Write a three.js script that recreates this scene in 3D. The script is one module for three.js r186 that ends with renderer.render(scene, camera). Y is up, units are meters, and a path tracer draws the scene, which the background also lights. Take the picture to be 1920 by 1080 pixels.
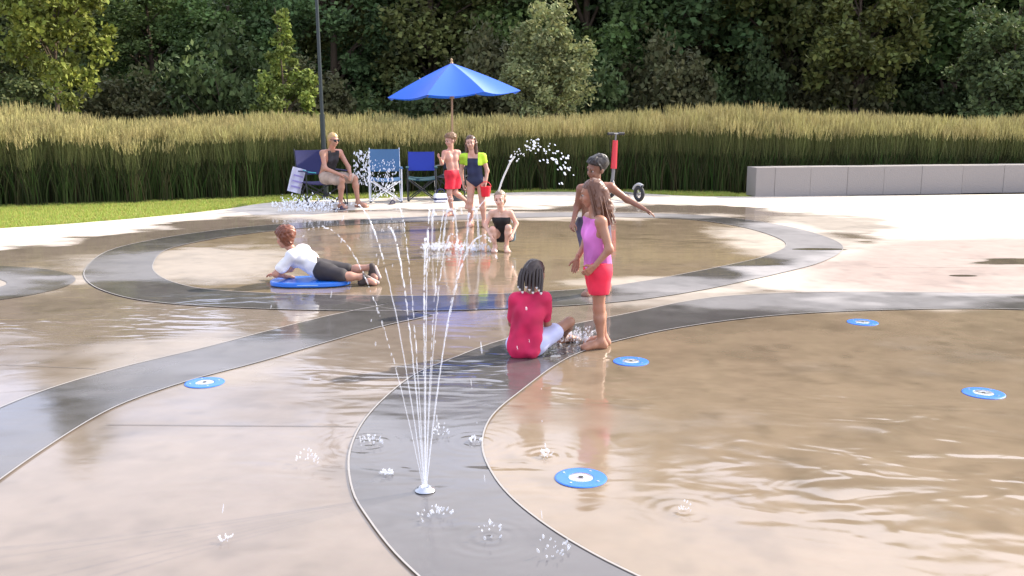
import * as THREE from 'three';
import { mergeGeometries } from 'three/addons/utils/BufferGeometryUtils.js';
import { RoundedBoxGeometry } from 'three/addons/geometries/RoundedBoxGeometry.js';

// ---------------------------------------------------------------- camera, sky, sun, exposure
const scene = new THREE.Scene();
const camera = new THREE.PerspectiveCamera(33.4, 16 / 9, 0.1, 400);
camera.position.set(0, 1.68, 0);
camera.rotation.set(THREE.MathUtils.degToRad(-10.45), 0, 0);
const SUN = new THREE.Vector3(0.747, 0.534, -0.397).normalize();
const SUN_POWER = 5, EXPOSURE = 1.8;
const renderer = new THREE.WebGLRenderer({ antialias: true });
renderer.setSize(1024, 576);
renderer.toneMapping = THREE.LinearToneMapping;
renderer.toneMappingExposure = EXPOSURE;
renderer.shadowMap.enabled = true;

// ---------------------------------------------------------------- seeded random numbers and noise
function rng(seed) { let s = seed >>> 0; return () => { s = (s + 0x6D2B79F5) | 0; let t = Math.imul(s ^ (s >>> 15), 1 | s); t = (t + Math.imul(t ^ (t >>> 7), 61 | t)) ^ t; return ((t ^ (t >>> 14)) >>> 0) / 4294967296; }; }
const LAT = 256, lattice = new Float32Array(LAT * LAT);
{ const r = rng(77); for (let i = 0; i < lattice.length; i++) lattice[i] = r(); }
function noise2(x, y) {
  const xi = Math.floor(x), yi = Math.floor(y); let fx = x - xi, fy = y - yi;
  fx = fx * fx * (3 - 2 * fx); fy = fy * fy * (3 - 2 * fy);
  const x0 = xi & 255, x1 = (xi + 1) & 255, y0 = (yi & 255) * LAT, y1 = ((yi + 1) & 255) * LAT;
  const a = lattice[y0 + x0], b = lattice[y0 + x1], c = lattice[y1 + x0], d = lattice[y1 + x1];
  return a + (b - a) * fx + (c - a) * fy + (a - b - c + d) * fx * fy;
}
function fbm(x, y, o) { let s = 0, a = 0.5; for (let i = 0; i < o; i++) { s += a * noise2(x, y); x = x * 2.03 + 17.1; y = y * 2.01 + 9.7; a *= 0.5; } return s / (1 - Math.pow(0.5, o)); }
function noise3(x, y, z) { return (noise2(x + z * 0.71, y - z * 0.53) + noise2(y + 31.7 + z * 0.37, z + x * 0.61 + 11.3)) * 0.5; }
const clamp = (x, a, b) => x < a ? a : x > b ? b : x;
const smooth = (a, b, x) => { const t = clamp((x - a) / (b - a), 0, 1); return t * t * (3 - 2 * t); };
const lerp = (a, b, t) => a + (b - a) * t;

// pale summer sky, hazy and brighter round the sun
{
  const W = 1024, Hh = 512, data = new Float32Array(W * Hh * 4);
  for (let j = 0; j < Hh; j++) {
    const el = ((j + 0.5) / Hh - 0.5) * Math.PI, sy = Math.sin(el), cy = Math.cos(el);
    for (let i = 0; i < W; i++) {
      const az = ((i + 0.5) / W - 0.5) * 2 * Math.PI, dx = Math.cos(az) * cy, dz = Math.sin(az) * cy;
      const c = clamp(dx * SUN.x + sy * SUN.y + dz * SUN.z, -1, 1), ang = Math.acos(c) * 180 / Math.PI;
      const up = Math.max(sy, 0), h = Math.pow(1 - up, 1.7);
      const cl = fbm(dx / (up + 0.25) * 1.6 + 40, dz / (up + 0.25) * 1.6 + 40, 5), cloud = smooth(0.42, 0.72, cl) * smooth(0.02, 0.2, sy);
      const g1 = Math.exp(-ang / 20), g2 = Math.exp(-ang / 60);
      const k = (j * W + i) * 4;
      const base = [lerp(0.19, 0.84, h), lerp(0.28, 0.97, h), lerp(0.5, 1.34, h)], glow = [1.3 * g1 + 1.08 * g2, 1.15 * g1 + 1.04 * g2, 0.95 * g1 + 1.1 * g2];
      const wl = 0.55 + 0.6 * g2;
      for (let q = 0; q < 3; q++) data[k + q] = lerp(base[q], [1, 0.97, 0.98][q] * wl + 0.15, cloud * 0.6) + glow[q];
      data[k + 3] = 1;
    }
  }
  const sky = new THREE.DataTexture(data, W, Hh, THREE.RGBAFormat, THREE.FloatType);
  sky.mapping = THREE.EquirectangularReflectionMapping; sky.magFilter = THREE.LinearFilter; sky.needsUpdate = true;
  scene.background = sky; scene.environment = sky;
}
const sun = new THREE.DirectionalLight(new THREE.Color(1, 0.905, 0.75), SUN_POWER);
sun.position.copy(SUN).multiplyScalar(60).add(new THREE.Vector3(0, 0, -14)); sun.target.position.set(0, 0, -14);
sun.castShadow = true; sun.shadow.mapSize.set(4096, 4096); sun.shadow.radius = 1.2;
Object.assign(sun.shadow.camera, { left: -40, right: 40, top: 30, bottom: -30, near: 1, far: 160 });
scene.add(sun, sun.target);

// ---------------------------------------------------------------- helpers
const V = (x, y, z) => new THREE.Vector3(x, y, z);
const taken = {};
function numbered(n) { if (taken[n] === undefined) { taken[n] = 0; return n; } taken[n]++; return n + '_' + String(taken[n]).padStart(3, '0'); }
function tag(o, label, category, group) { o.userData.label = label; o.userData.category = category; if (group) o.userData.group = group; return o; }
function thing(name, label, category, pos = [0, 0, 0], turn = 0, group) {
  const o = new THREE.Group(); o.name = numbered(name); o.position.set(...pos); o.rotation.y = turn; tag(o, label, category, group); scene.add(o); return o;
}
function part(name, geometry, material, parent) {
  const m = new THREE.Mesh(geometry, material); m.name = name; m.castShadow = m.receiveShadow = true; parent.add(m); return m;
}
function structure(name, geometry, material) {
  const m = part(numbered(name), geometry, material, scene); m.userData.kind = 'structure'; return m;
}
const lin = (r, g, b) => new THREE.Color().setRGB(r, g, b);
function mat(r, g, b, rough = 0.8, extra = {}) { return new THREE.MeshPhysicalMaterial({ color: lin(r, g, b), roughness: rough, ...extra }); }
function tube(a, b, ra, rb = ra, seg = 10) {
  const d = b.clone().sub(a), L = d.length(), g = new THREE.CylinderGeometry(rb, ra, L, seg, 1);
  g.translate(0, L / 2, 0); g.applyQuaternion(new THREE.Quaternion().setFromUnitVectors(V(0, 1, 0), d.normalize())); return g.translate(a.x, a.y, a.z);
}
function pipe(points, r, seg = 24, rad = 8) { return new THREE.TubeGeometry(new THREE.CatmullRomCurve3(points), seg, r, rad, false); }
function flat(gs) { return mergeGeometries(gs.map(g => { const q = g.index ? g.toNonIndexed() : g; for (const k of Object.keys(q.attributes)) if (k !== 'position' && k !== 'normal' && k !== 'uv') q.deleteAttribute(k); if (!q.attributes.uv) q.setAttribute('uv', new THREE.BufferAttribute(new Float32Array(q.attributes.position.count * 2), 2)); return q; })); }
function rbox(w, h, d, r, x = 0, y = 0, z = 0) { return new RoundedBoxGeometry(w, h, d, 2, r).translate(x, y, z); }

// ---------------------------------------------------------------- the concrete pad: plan in metres (x to the right, d away from where the camera stands)
function curve(pts, n, closed = false) { return new THREE.CatmullRomCurve3(pts.map(p => V(p[0], 0, p[1])), closed, 'centripetal').getSpacedPoints(n).map(p => [p.x, p.z]); }
function offset(pts, w) {
  const n = pts.length - 1;
  return pts.map((p, i) => { const a = pts[i === 0 ? n - 1 : i - 1], b = pts[i === n ? 1 : i + 1]; const tx = b[0] - a[0], ty = b[1] - a[1], l = Math.hypot(tx, ty); return [p[0] + ty / l * w, p[1] - tx / l * w]; });
}
const U0 = -10, U1 = 14, D0 = -1, D1 = 21;
function planar(g) { const p = g.attributes.position, uv = new Float32Array(p.count * 2); for (let i = 0; i < p.count; i++) { uv[2 * i] = (p.getX(i) - U0) / (U1 - U0); uv[2 * i + 1] = (-p.getZ(i) - D0) / (D1 - D0); } g.setAttribute('uv', new THREE.BufferAttribute(uv, 2)); return g; }
function sheet(outline, y) {
  const g = new THREE.ShapeGeometry(new THREE.Shape(outline.map(p => new THREE.Vector2(p[0], p[1])))); g.rotateX(-Math.PI / 2); g.translate(0, y, 0); return planar(g);
}
function ribbon(a, b, y) {
  const pos = [], idx = [];
  a.forEach((p, i) => { pos.push(p[0], y, -p[1], b[i][0], y, -b[i][1]); if (i) { const k = 2 * i; idx.push(k - 2, k - 1, k, k - 1, k + 1, k); } });
  const g = new THREE.BufferGeometry(); g.setAttribute('position', new THREE.Float32BufferAttribute(pos, 3)); g.setIndex(idx); g.computeVertexNormals();
  if (g.attributes.normal.getY(0) < 0) { g.setIndex(idx.map((_, i) => idx[i - i % 3 + [0, 2, 1][i % 3]])); g.computeVertexNormals(); }
  return planar(g);
}
const WET = [[-9, 7.5], [-6.9, 10.59], [-6.31, 11.72], [-5.79, 12.77], [-5.23, 13.78], [-4.61, 15.32], [-3.17, 15.81], [-1.88, 16.87], [0.38, 17.16], [2.32, 17.36], [3.7, 17.06], [4.93, 16.41], [5.78, 15.02], [6.16, 13.78], [4.7, 12.35], [3.89, 11.19], [2.9, 10.2], [2.6, 9.4], [2.9, 8.95], [3.73, 8.91], [4.71, 8.8], [6.5, 8.3], [9, 6], [9, -3], [-9, -3]];
function polyDist(poly, x, y) {   // > 0 inside
  let d = 1e9, inside = false;
  for (let i = 0, j = poly.length - 1; i < poly.length; j = i++) {
    const [ax, ay] = poly[j], [bx, by] = poly[i], ex = bx - ax, ey = by - ay, t = clamp(((x - ax) * ex + (y - ay) * ey) / (ex * ex + ey * ey || 1), 0, 1);
    d = Math.min(d, Math.hypot(x - ax - ex * t, y - ay - ey * t));
    if ((ay > y) !== (by > y) && x < (bx - ax) * (y - ay) / (by - ay) + ax) inside = !inside;
  }
  return inside ? d : -d;
}
const PUDDLES = [[6.95, 10.73, 1.9, 0.36], [4.68, 9.81, 0.16, 0.07], [3.75, 11.72, 0.4, 0.1]];
const DRYING = [[-3.6, 10.6, 1.5, 1.3, 0.3], [-5.6, 9.2, 1.2, 0.9, 0.35], [1.6, 9.3, 1.0, 0.5, 0.45], [-0.5, 15.6, 4.2, 0.75, 0.5], [3.7, 12.4, 0.9, 2.4, 0.5], [2.8, 8.5, 2.2, 0.5, 0.35], [5.2, 14.6, 1.5, 1.6, 0.4], [-2.2, 6.4, 0.8, 0.8, 0.2]];
const DAMP = [[2.5, 8.9], [2.5, 10.3], [3.8, 11.6], [4.9, 12.9], [6.5, 13.2], [10.5, 12.4], [12, 9], [8, 7]];
const RIPPLES = [[-0.39, 4.3, 0.9, 0.5], [-0.5, 5.7, 0.9, 1], [0.35, 6.6, 0.6, 0.8], [2.3, 4.7, 1.1, 1], [2.0, 5.5, 0.8, 0.6], [-3.2, 7.6, 1.0, 0.8], [-2.0, 8.6, 0.7, 0.7], [-0.7, 11.6, 0.9, 1], [1.6, 4.2, 0.8, 0.8], [3.2, 5.3, 0.9, 0.6], [-4.3, 7.2, 0.8, 0.7], [-1.1, 6.0, 0.8, 0.5], [2.9, 12.3, 0.9, 0.5], [0.9, 5.6, 0.5, 0.4]];
const ringIn = curve([[-3.98, 10.51], [-3.74, 9.94], [-3.42, 9.46], [-2.97, 9.05], [-2.45, 8.86], [-1.88, 8.75], [-1.28, 8.7], [-0.79, 8.7], [-0.3, 8.75], [0.2, 8.86], [0.72, 9.05], [1.28, 9.43], [1.88, 9.98], [2.31, 10.4], [2.94, 11.1], [3.49, 12.1], [3.56, 13.0], [3.35, 14.1], [2.84, 14.98], [2.29, 15.25], [0.86, 15.4], [-0.5, 15.09], [-1.56, 14.65], [-2.54, 14.23], [-3.38, 13.59], [-3.8, 13.05], [-4.06, 12.51], [-4.24, 11.72]], 240, true);
const nearIn = curve([[1.4, 2.4], [0.8, 2.9], [0.45, 3.28], [0.31, 3.45], [0.15, 3.69], [0, 3.99], [-0.09, 4.27], [-0.15, 4.64], [-0.12, 5.1], [0.05, 5.62], [0.45, 6.53], [0.97, 7.1], [1.58, 7.53], [2.3, 7.86], [3.2, 8.05], [4.3, 8.08], [5.5, 7.7], [6.4, 7]], 160);
const INSIDE = [ringIn.filter((_, i) => i % 4 === 0), [...nearIn.filter((_, i) => i % 3 === 0), [8, 6], [9, 2], [1.4, 2.4]]];
const LANDINGS = [[-1.13, 3.57], [-0.99, 4.42], [-0.83, 4.02], [-0.73, 4.69], [-0.37, 4.82], [-0.32, 3.77], [-0.19, 4.72], [-0.09, 3.59], [0.15, 3.47], [0.73, 3.85], [0.17, 4.52], [0.35, 6.75], [-1.6, 5.3], [-0.6, 6.4]];
const TEX = 2048;
const wetField = new Float32Array(512 * 512), dyeField = new Float32Array(512 * 512), stainField = new Float32Array(512 * 512), moistField = new Float32Array(512 * 512);
for (let j = 0; j < 512; j++) for (let i = 0; i < 512; i++) { const x = U0 + (i + 0.5) / 512 * (U1 - U0), d = D0 + (j + 0.5) / 512 * (D1 - D0); wetField[j * 512 + i] = polyDist(WET, x, d); dyeField[j * 512 + i] = INSIDE.some(p => polyDist(p, x, d) > 0) ? 1 : 0; stainField[j * 512 + i] = smooth(0.56, 0.72, fbm(x * 1.3 + 80, d * 1.7 + 12, 4)) * 0.15 + smooth(0.70, 0.78, fbm(x * 6 + 8, d * 6 + 33, 2)) * 0.14; moistField[j * 512 + i] = polyDist(DAMP, x, d); }
function fieldAt(F, i, j) { const u = clamp(i / 4 - 0.375, 0, 510.99), v = clamp(j / 4 - 0.375, 0, 510.99), a = Math.floor(u), b = Math.floor(v), f = u - a, g = v - b, k = b * 512 + a; return lerp(lerp(F[k], F[k + 1], f), lerp(F[k + 512], F[k + 513], f), g); }
const padMaps = (() => {
  const tan = new Uint8Array(TEX * TEX * 4), grey = new Uint8Array(TEX * TEX * 4), rough = new Uint8Array(TEX * TEX * 4), bump = new Uint8Array(TEX * TEX * 4);
  const enc = v => { v = clamp(v, 0, 1); return Math.round(255 * (v <= 0.0031308 ? 12.92 * v : 1.055 * Math.pow(v, 1 / 2.4) - 0.055)); };
  for (let j = 0; j < TEX; j++) for (let i = 0; i < TEX; i++) {
    const x = U0 + (i + 0.5) / TEX * (U1 - U0), d = D0 + (j + 0.5) / TEX * (D1 - D0), k = (j * TEX + i) * 4;
    const coarse = fbm(x * 0.55 + 50, d * 0.9 + 20, 4), fine = fbm(x * 9 + 3, d * 9 + 70, 3), mid = fbm(x * 2.1 + 9, d * 3.4 + 31, 3);
    let deep = 0, w = smooth(-0.18, 0.3, fieldAt(wetField, i, j) + (coarse - 0.5) * 1.5 + (mid - 0.5) * 0.6);
    for (const p of DRYING) { const q = Math.hypot((x - p[0]) / p[2], (d - p[1]) / p[3]) + (mid - 0.5) * 0.7; w *= 1 - p[4] * (1 - smooth(0.6, 1.25, q)); }
    for (const p of PUDDLES) { const q = Math.hypot((x - p[0]) / p[2], (d - p[1]) / p[3]) + (mid - 0.5) * 0.5; const pw = 1 - smooth(0.85, 1.05, q); deep = Math.max(deep, pw); w = Math.max(w, pw); }
    const moist = smooth(-0.5, 0.6, fieldAt(moistField, i, j) + (coarse - 0.5) * 1.2) * (1 - w);
    const film = w * smooth(0.30, 0.52, coarse * 0.7 + mid * 0.3 + 0.08);   // where water stands deeper and the top is smooth
    const tone = (1 - 0.35 * deep) * (1 - fieldAt(stainField, i, j)) + (fine - 0.5) * 0.24 + (coarse - 0.5) * 0.22 + (mid - 0.5) * 0.1;
    const dye = dyeField[(j >> 2) * 512 + (i >> 2)];
    const dry = [0.56, 0.495, 0.405], soak = dye ? [0.218, 0.163, 0.109] : [0.196, 0.155, 0.122], gd = [0.30, 0.28, 0.27], gw = [0.092, 0.084, 0.082];
    for (let q = 0; q < 3; q++) { tan[k + q] = enc(lerp(lerp(dry[q], [0.36, 0.275, 0.23][q], moist), soak[q], w) * tone); grey[k + q] = enc(lerp(gd[q], gw[q], w) * tone); bump[k + q] = 0; }
    const ro = lerp(lerp(0.85, 0.45, moist), lerp(0.26, 0.085, film), w) + (fine - 0.5) * 0.04 * w;
    rough[k] = rough[k + 2] = rough[k + 1] = Math.round(255 * clamp(ro, 0.04, 1));
    let rip = 0; for (const p of RIPPLES) { const q = ((x - p[0]) ** 2 + (d - p[1]) ** 2) / (p[2] * p[2]); if (q < 6) rip = Math.max(rip, p[3] * Math.exp(-q * 1.3)); }
    const wx = x + (mid - 0.5) * 0.5, wd = d + (coarse - 0.5) * 0.7;
    const wave = (noise2(wx * 3.1 + 7, wd * 9.5) - 0.5) * 0.55 + (noise2(wx * 7 + wd * 2.2, wd * 17 + 5) - 0.5) * 0.3 + (noise2(wx * 15, wd * 30 + 2) - 0.5) * 0.13;
    let rings = 0; if (d > 3 && d < 7.3 && x > -2.2 && x < 1.3) LANDINGS.forEach((p, n) => { const q = Math.hypot(x - p[0], d - p[1]); if (q < 0.45) rings += Math.sin(q * (80 + 12 * (n % 4)) + n) * Math.exp(-q * (9 + 3 * (n % 3))) * (0.02 + 0.03 * ((n * 5) % 4)) * smooth(0.3, 0.6, mid); });
    const hgt = 0.5 + rings * w + wave * (0.075 + 0.85 * rip) * lerp(0.0, 1, w) + (1 - w) * (fine - 0.5) * 0.25;
    bump[k] = bump[k + 1] = bump[k + 2] = Math.round(255 * clamp(hgt, 0, 1));
    tan[k + 3] = grey[k + 3] = rough[k + 3] = bump[k + 3] = 255;
  }
  const T = (a, c) => { const t = new THREE.DataTexture(a, TEX, TEX); if (c) t.colorSpace = THREE.SRGBColorSpace; t.magFilter = THREE.LinearFilter; t.minFilter = THREE.LinearMipmapLinearFilter; t.generateMipmaps = true; t.needsUpdate = true; return t; };
  return { tan: T(tan, true), grey: T(grey, true), rough: T(rough), bump: T(bump) };
})();
const padMat = new THREE.MeshPhysicalMaterial({ map: padMaps.tan, roughness: 1, roughnessMap: padMaps.rough, bumpMap: padMaps.bump, bumpScale: 0.011, ior: 1.52 });
const bandMat = new THREE.MeshPhysicalMaterial({ map: padMaps.grey, roughness: 1, roughnessMap: padMaps.rough, bumpMap: padMaps.bump, bumpScale: 0.011, ior: 1.52 });
const trimMat = mat(0.3, 0.28, 0.26, 0.55);
const sealMat = mat(0.12, 0.1, 0.085, 0.55);

const PAD_EDGE = [[-16, 9.6], [-11, 11.6], [-7.45, 13.9], [-6.59, 14.58], [-5.72, 15.56], [-5.01, 16.68], [-4.5, 17.9], [-3.3, 18.55], [-1.4, 19.3], [0.46, 20.3], [2.55, 19.95], [3.63, 19.3], [4.6, 19.15]];
const padEdge = curve(PAD_EDGE, 90);
const pad = structure('concrete_pad', sheet([...padEdge, [26, 21.4], [26, -8], [-16, -8]], 0), padMat);
// control joints in the concrete, filled with a dark sealant
function joint(a, b, w = 0.006) { const dx = b[0] - a[0], dy = b[1] - a[1], l = Math.hypot(dx, dy), nx = -dy / l * w / 2, ny = dx / l * w / 2; part('joint_sealant', ribbon([[a[0] + nx, a[1] + ny], [b[0] + nx, b[1] + ny]], [[a[0] - nx, a[1] - ny], [b[0] - nx, b[1] - ny]], 0.003), sealMat, pad); }
joint([-2.2, 5.0], [-0.84, 4.97]); joint([-9, 9.9], [-4.95, 10.9]); joint([4.2, 8.95], [14, 9.0]); joint([3.95, 10.35], [14, 10.2]); joint([-9, 7.1], [-2.75, 6.15]); joint([3.2, 16], [12, 15.2]);


// grey paving bands set in the concrete, edged with a pale strip
function edging(pts, parent, w = 0.009) { const a = offset(pts, w / 2), b = offset(pts, -w / 2); return part('edge_strip', ribbon(a, b, 0.008), trimMat, parent); }
function band(a, b, y = 0.004, edged = true) { const m = structure('paving_band', ribbon(a, b, y), bandMat); if (edged) { edging(a, m); edging(b, m); } return m; }
band(ringIn, offset(ringIn, 0.68), 0.0055);
const nearOut = curve([[0.6, 2.1], [0, 2.75], [-0.35, 3.28], [-0.47, 3.49], [-0.6, 3.77], [-0.7, 4.02], [-0.79, 4.41], [-0.82, 4.72], [-0.81, 5.11], [-0.73, 5.62], [-0.61, 6.05], [-0.4, 6.43], [-0.06, 6.96], [1.06, 7.98], [1.52, 8.4], [1.97, 8.68], [2.7, 8.86], [3.7, 8.88], [4.8, 8.75], [6.1, 8.3], [7.2, 7.5]], 160);
band(nearIn, nearOut);
const midOut = curve([[-3.0, 3.6], [-3.0, 4.6], [-2.94, 5.3], [-2.83, 5.7], [-2.57, 6.22], [-2.24, 6.69], [-1.93, 7.19], [-1.51, 7.83], [-1.1, 8.3]], 90);
band(midOut, offset(midOut, 0.64));
const sideOut = Array.from({ length: 97 }, (_, i) => { const a = i / 96 * Math.PI * 2; return [-6.2 + Math.sin(a) * 1.86, 9.2 + Math.cos(a) * 1.3]; });
band(sideOut, offset(sideOut, 0.62), 0.004, false);
// ---------------------------------------------------------------- terrain, lawn, wall
function noiseMap(size, f, c0, c1, oct = 4) {
  const a = new Uint8Array(size * size * 4);
  for (let j = 0; j < size; j++) for (let i = 0; i < size; i++) { const t = fbm(i / size * f, j / size * f, oct), k = (j * size + i) * 4; for (let q = 0; q < 3; q++) a[k + q] = 255 * lerp(c0[q], c1[q], t); a[k + 3] = 255; }
  const t = new THREE.DataTexture(a, size, size); t.colorSpace = THREE.SRGBColorSpace; t.magFilter = THREE.LinearFilter; t.wrapS = t.wrapT = THREE.RepeatWrapping; t.needsUpdate = true; return t;
}
const earthMap = noiseMap(512, 60, [0.16, 0.13, 0.09], [0.36, 0.31, 0.2]); earthMap.repeat.set(60, 60);
structure('ground', new THREE.PlaneGeometry(600, 600).rotateX(-Math.PI / 2).translate(0, -0.03, -60), new THREE.MeshStandardMaterial({ map: earthMap, roughness: 1 }));
const BED_FRONT = [[-26, 10.5], [-16, 13.6], [-9.11, 17.06], [-7.46, 17.66], [-5.76, 18.53], [-4.59, 19.23], [-2, 20.1], [0.46, 20.75], [2.58, 20.5], [4.88, 20.1], [8, 20.6], [13, 21.3], [20, 22.4], [28, 23.6]];
function alongX(pts, x) { for (let i = 1; i < pts.length; i++) if (x <= pts[i][0]) { const t = (x - pts[i - 1][0]) / (pts[i][0] - pts[i - 1][0]); return lerp(pts[i - 1][1], pts[i][1], t); } return pts[pts.length - 1][1]; }
const lawnMap = noiseMap(512, 40, [0.50, 0.53, 0.18], [0.66, 0.68, 0.3]); lawnMap.repeat.set(1.5, 1.5);
{
  const g = sheet([[-26, 9], ...padEdge, [5, 19.2], [5, 21], ...BED_FRONT.filter(p => p[0] < 5).reverse().map(p => [p[0], p[1] + 0.4])], -0.012);
  structure('lawn', g, new THREE.MeshStandardMaterial({ map: lawnMap, roughness: 0.95 }));
}
function bladeTuft(seed, n, height, spread, width, bend, color, vary, segs = 3) {
  const r = rng(seed), pos = [], col = [], idx = [];
  for (let b = 0; b < n; b++) {
    const a = r() * 6.283, rad = Math.sqrt(r()) * spread, bx = Math.cos(a) * rad, bz = Math.sin(a) * rad, h = height * (0.62 + 0.38 * r()), la = r() * 6.283, lean = bend * (0.2 + r()), wa = r() * 6.283, w = width * (0.7 + 0.6 * r()), v = 1 + (r() - 0.5) * vary, v2 = 1 + (r() - 0.5) * vary;
    const k = pos.length / 3;
    for (let s = 0; s <= segs; s++) {
      const t = s / segs, lx = Math.cos(la) * lean * t * t * h, lz = Math.sin(la) * lean * t * t * h, ww = w * (1 - t * t * 0.92), cx = Math.cos(wa) * ww / 2, cz = Math.sin(wa) * ww / 2, y = h * (t - lean * 0.25 * t * t);
      pos.push(bx + lx - cx, y, bz + lz - cz, bx + lx + cx, y, bz + lz + cz);
      for (let q = 0; q < 2; q++) col.push(color[0] * v, color[1] * v2, color[2] * v);
      if (s) { const m = k + 2 * s; idx.push(m - 2, m - 1, m, m - 1, m + 1, m); }
    }
  }
  return { pos, col, idx };
}
function rawGeometry({ pos, col, idx }) { const g = new THREE.BufferGeometry(); g.setAttribute('position', new THREE.Float32BufferAttribute(pos, 3)); g.setAttribute('color', new THREE.Float32BufferAttribute(col, 3)); g.setIndex(idx); g.computeVertexNormals(); return g; }
function scatter(name, label, geometry, material, places) {
  const m = new THREE.InstancedMesh(geometry, material, places.length), M = new THREE.Matrix4(), Q = new THREE.Quaternion(), E = new THREE.Euler();
  places.forEach((p, i) => { M.compose(V(p[0], p[1], -p[2]), Q.setFromEuler(E.set(p[5] || 0, p[3], p[6] || 0)), V(p[7] || p[4], p[4], p[7] || p[4])); m.setMatrixAt(i, M); if (p[8]) m.setColorAt(i, p[8]); });
  m.name = numbered(name); m.castShadow = m.receiveShadow = true; m.userData = { kind: 'stuff', label, category: 'grass' }; scene.add(m); return m;
}
{
  const g = rawGeometry(bladeTuft(5, 16, 0.055, 0.07, 0.007, 0.5, [0.36, 0.38, 0.07], 0.5, 2)), r = rng(9), P = [];
  for (let t = 0; t < 90000 && P.length < 15000; t++) {
    const x = -15 + r() * 20, e = (() => { let b = 99; for (let i = 1; i < padEdge.length; i++) if (x <= padEdge[i][0]) { const q = (x - padEdge[i - 1][0]) / (padEdge[i][0] - padEdge[i - 1][0]); b = lerp(padEdge[i - 1][1], padEdge[i][1], q); break; } return b; })(), f = alongX(BED_FRONT, x) + 0.3, d = 10 + r() * 11.5;
    if (d < e + 0.04 || d > f || x > 4.55) continue;
    P.push([x, -0.012, d, r() * 6.28, 0.7 + 0.6 * r()]);
  }
  scatter('lawn_grass', 'short mown grass strip between the concrete pad and the tall grass', g, new THREE.MeshPhysicalMaterial({ vertexColors: true, color: 0xffffff, roughness: 0.8, transmission: 0.25, thickness: 0, side: THREE.DoubleSide }), P);
}
// tall ornamental grass with pale seed heads
{
  const tufts = [11, 12, 13].map(seed => {
    const t = bladeTuft(seed, 46, 1.34, 0.2, 0.016, 0.3, [0.046, 0.062, 0.016], 0.7, 4), r = rng(seed + 40);
    for (let s = 0; s < 40; s++) {   // flowering stems: a thin stalk and a feathery head
      const a = r() * 6.283, rad = Math.sqrt(r()) * 0.2, bx = Math.cos(a) * rad, bz = Math.sin(a) * rad, h = 1.46 + 0.26 * r(), la = r() * 6.283, lean = 0.04 + 0.13 * r(), v = 0.8 + 0.45 * r();
      const at = q => [bx + Math.cos(la) * lean * q * q * h, h * q, bz + Math.sin(la) * lean * q * q * h];
      const add = (p, q, w0, w1, c) => { const k = t.pos.length / 3, wa = r() * 6.28, cx = Math.cos(wa), cz = Math.sin(wa); t.pos.push(p[0] - cx * w0, p[1], p[2] - cz * w0, p[0] + cx * w0, p[1], p[2] + cz * w0, q[0] - cx * w1, q[1], q[2] - cz * w1, q[0] + cx * w1, q[1], q[2] + cz * w1); for (let i = 0; i < 4; i++) t.col.push(...c); t.idx.push(k, k + 1, k + 2, k + 1, k + 3, k + 2); };
      add(at(0.55), at(0.82), 0.003, 0.003, [0.11 * v, 0.12 * v, 0.04 * v]);
      for (let q = 0; q < 9; q++) { const u = 0.87 + 0.13 * q / 9, p = at(u), o = 0.018 * (1 - q / 12), e = [p[0] + (r() - 0.5) * 4 * o, p[1] + 0.075, p[2] + (r() - 0.5) * 4 * o]; add(p, e, 0.0045, 0.0012, [0.36 * v, 0.315 * v, 0.135 * v]); }
    }
    return rawGeometry(t);
  });
  const r = rng(21), P = [[], [], []];
  for (let row = 0; row < 11; row++) for (let x = -22; x < 27; x += 0.27) {
    const X = x + (r() - 0.5) * 0.26, d = alongX(BED_FRONT, X) + 0.1 + row * 0.33 + (r() - 0.5) * 0.26; if (row > 3 && (row % 2) && r() < 0.5) continue;
    const swell = 0.11 * Math.exp(-(((X - 5) / 2.2) ** 2)) + 0.11 * Math.exp(-(((X + 10.3) / 1.3) ** 2)) + 0.03 * row / 10, hgt = (row < 1 ? 0.78 : 0.83) + swell + (fbm(X * 0.6 + 5, row * 0.5, 3) - 0.5) * 0.26 + (r() - 0.5) * 0.06;
    const tint = 0.8 + 0.4 * r(); P[Math.floor(r() * 3)].push([X, -0.03, d, r() * 6.28, hgt * 1.06, (r() - 0.5) * 0.12, (r() - 0.5) * 0.12, 1, new THREE.Color(tint, tint * (0.95 + 0.1 * r()), tint * 0.95)]);
  }
  const m = new THREE.MeshPhysicalMaterial({ vertexColors: true, color: 0xffffff, roughness: 0.9, specularIntensity: 0.4, transmission: 0.2, thickness: 0, side: THREE.DoubleSide });
  P.forEach((p, i) => scatter('ornamental_grass', 'bed of tall ornamental grass with pale tan seed heads behind the pad', tufts[i], m, p).userData.group = 'tall grass bed');
}
// low wall of pale blocks at the edge of the pad
{
  const w = thing('block_wall', 'low wall of pale grey blocks beside the tall grass', 'wall', [4.85, 0, -19.15], 0), m1 = [0, 1, 2].map(i => mat(0.262 + 0.003 * i, 0.238 + 0.003 * i, 0.218 + 0.003 * i, 0.9, { bumpMap: blockBump(), bumpScale: 0.004 }));
  w.rotation.y = Math.atan2(1.03, 6.02) * 1;
  let x = 0; const g = [0.4, 0.76, 0.8, 0.8, 0.84, 0.92, 0.95, 0.95, 0.95, 0.95, 0.95, 0.95];
  g.forEach((L, i) => { part('block', rbox(L - 0.003, 0.575 + (i % 3) * 0.004, 0.46, 0.007, x + L / 2, 0.286, -0.23 + (i % 2) * 0.004), m1[i % 3], w); x += L; });
}
function blockBump() { if (!blockBump.t) { blockBump.t = noiseMap(256, 50, [0, 0, 0], [1, 1, 1], 4); blockBump.t.colorSpace = THREE.NoColorSpace; } return blockBump.t; }

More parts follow.
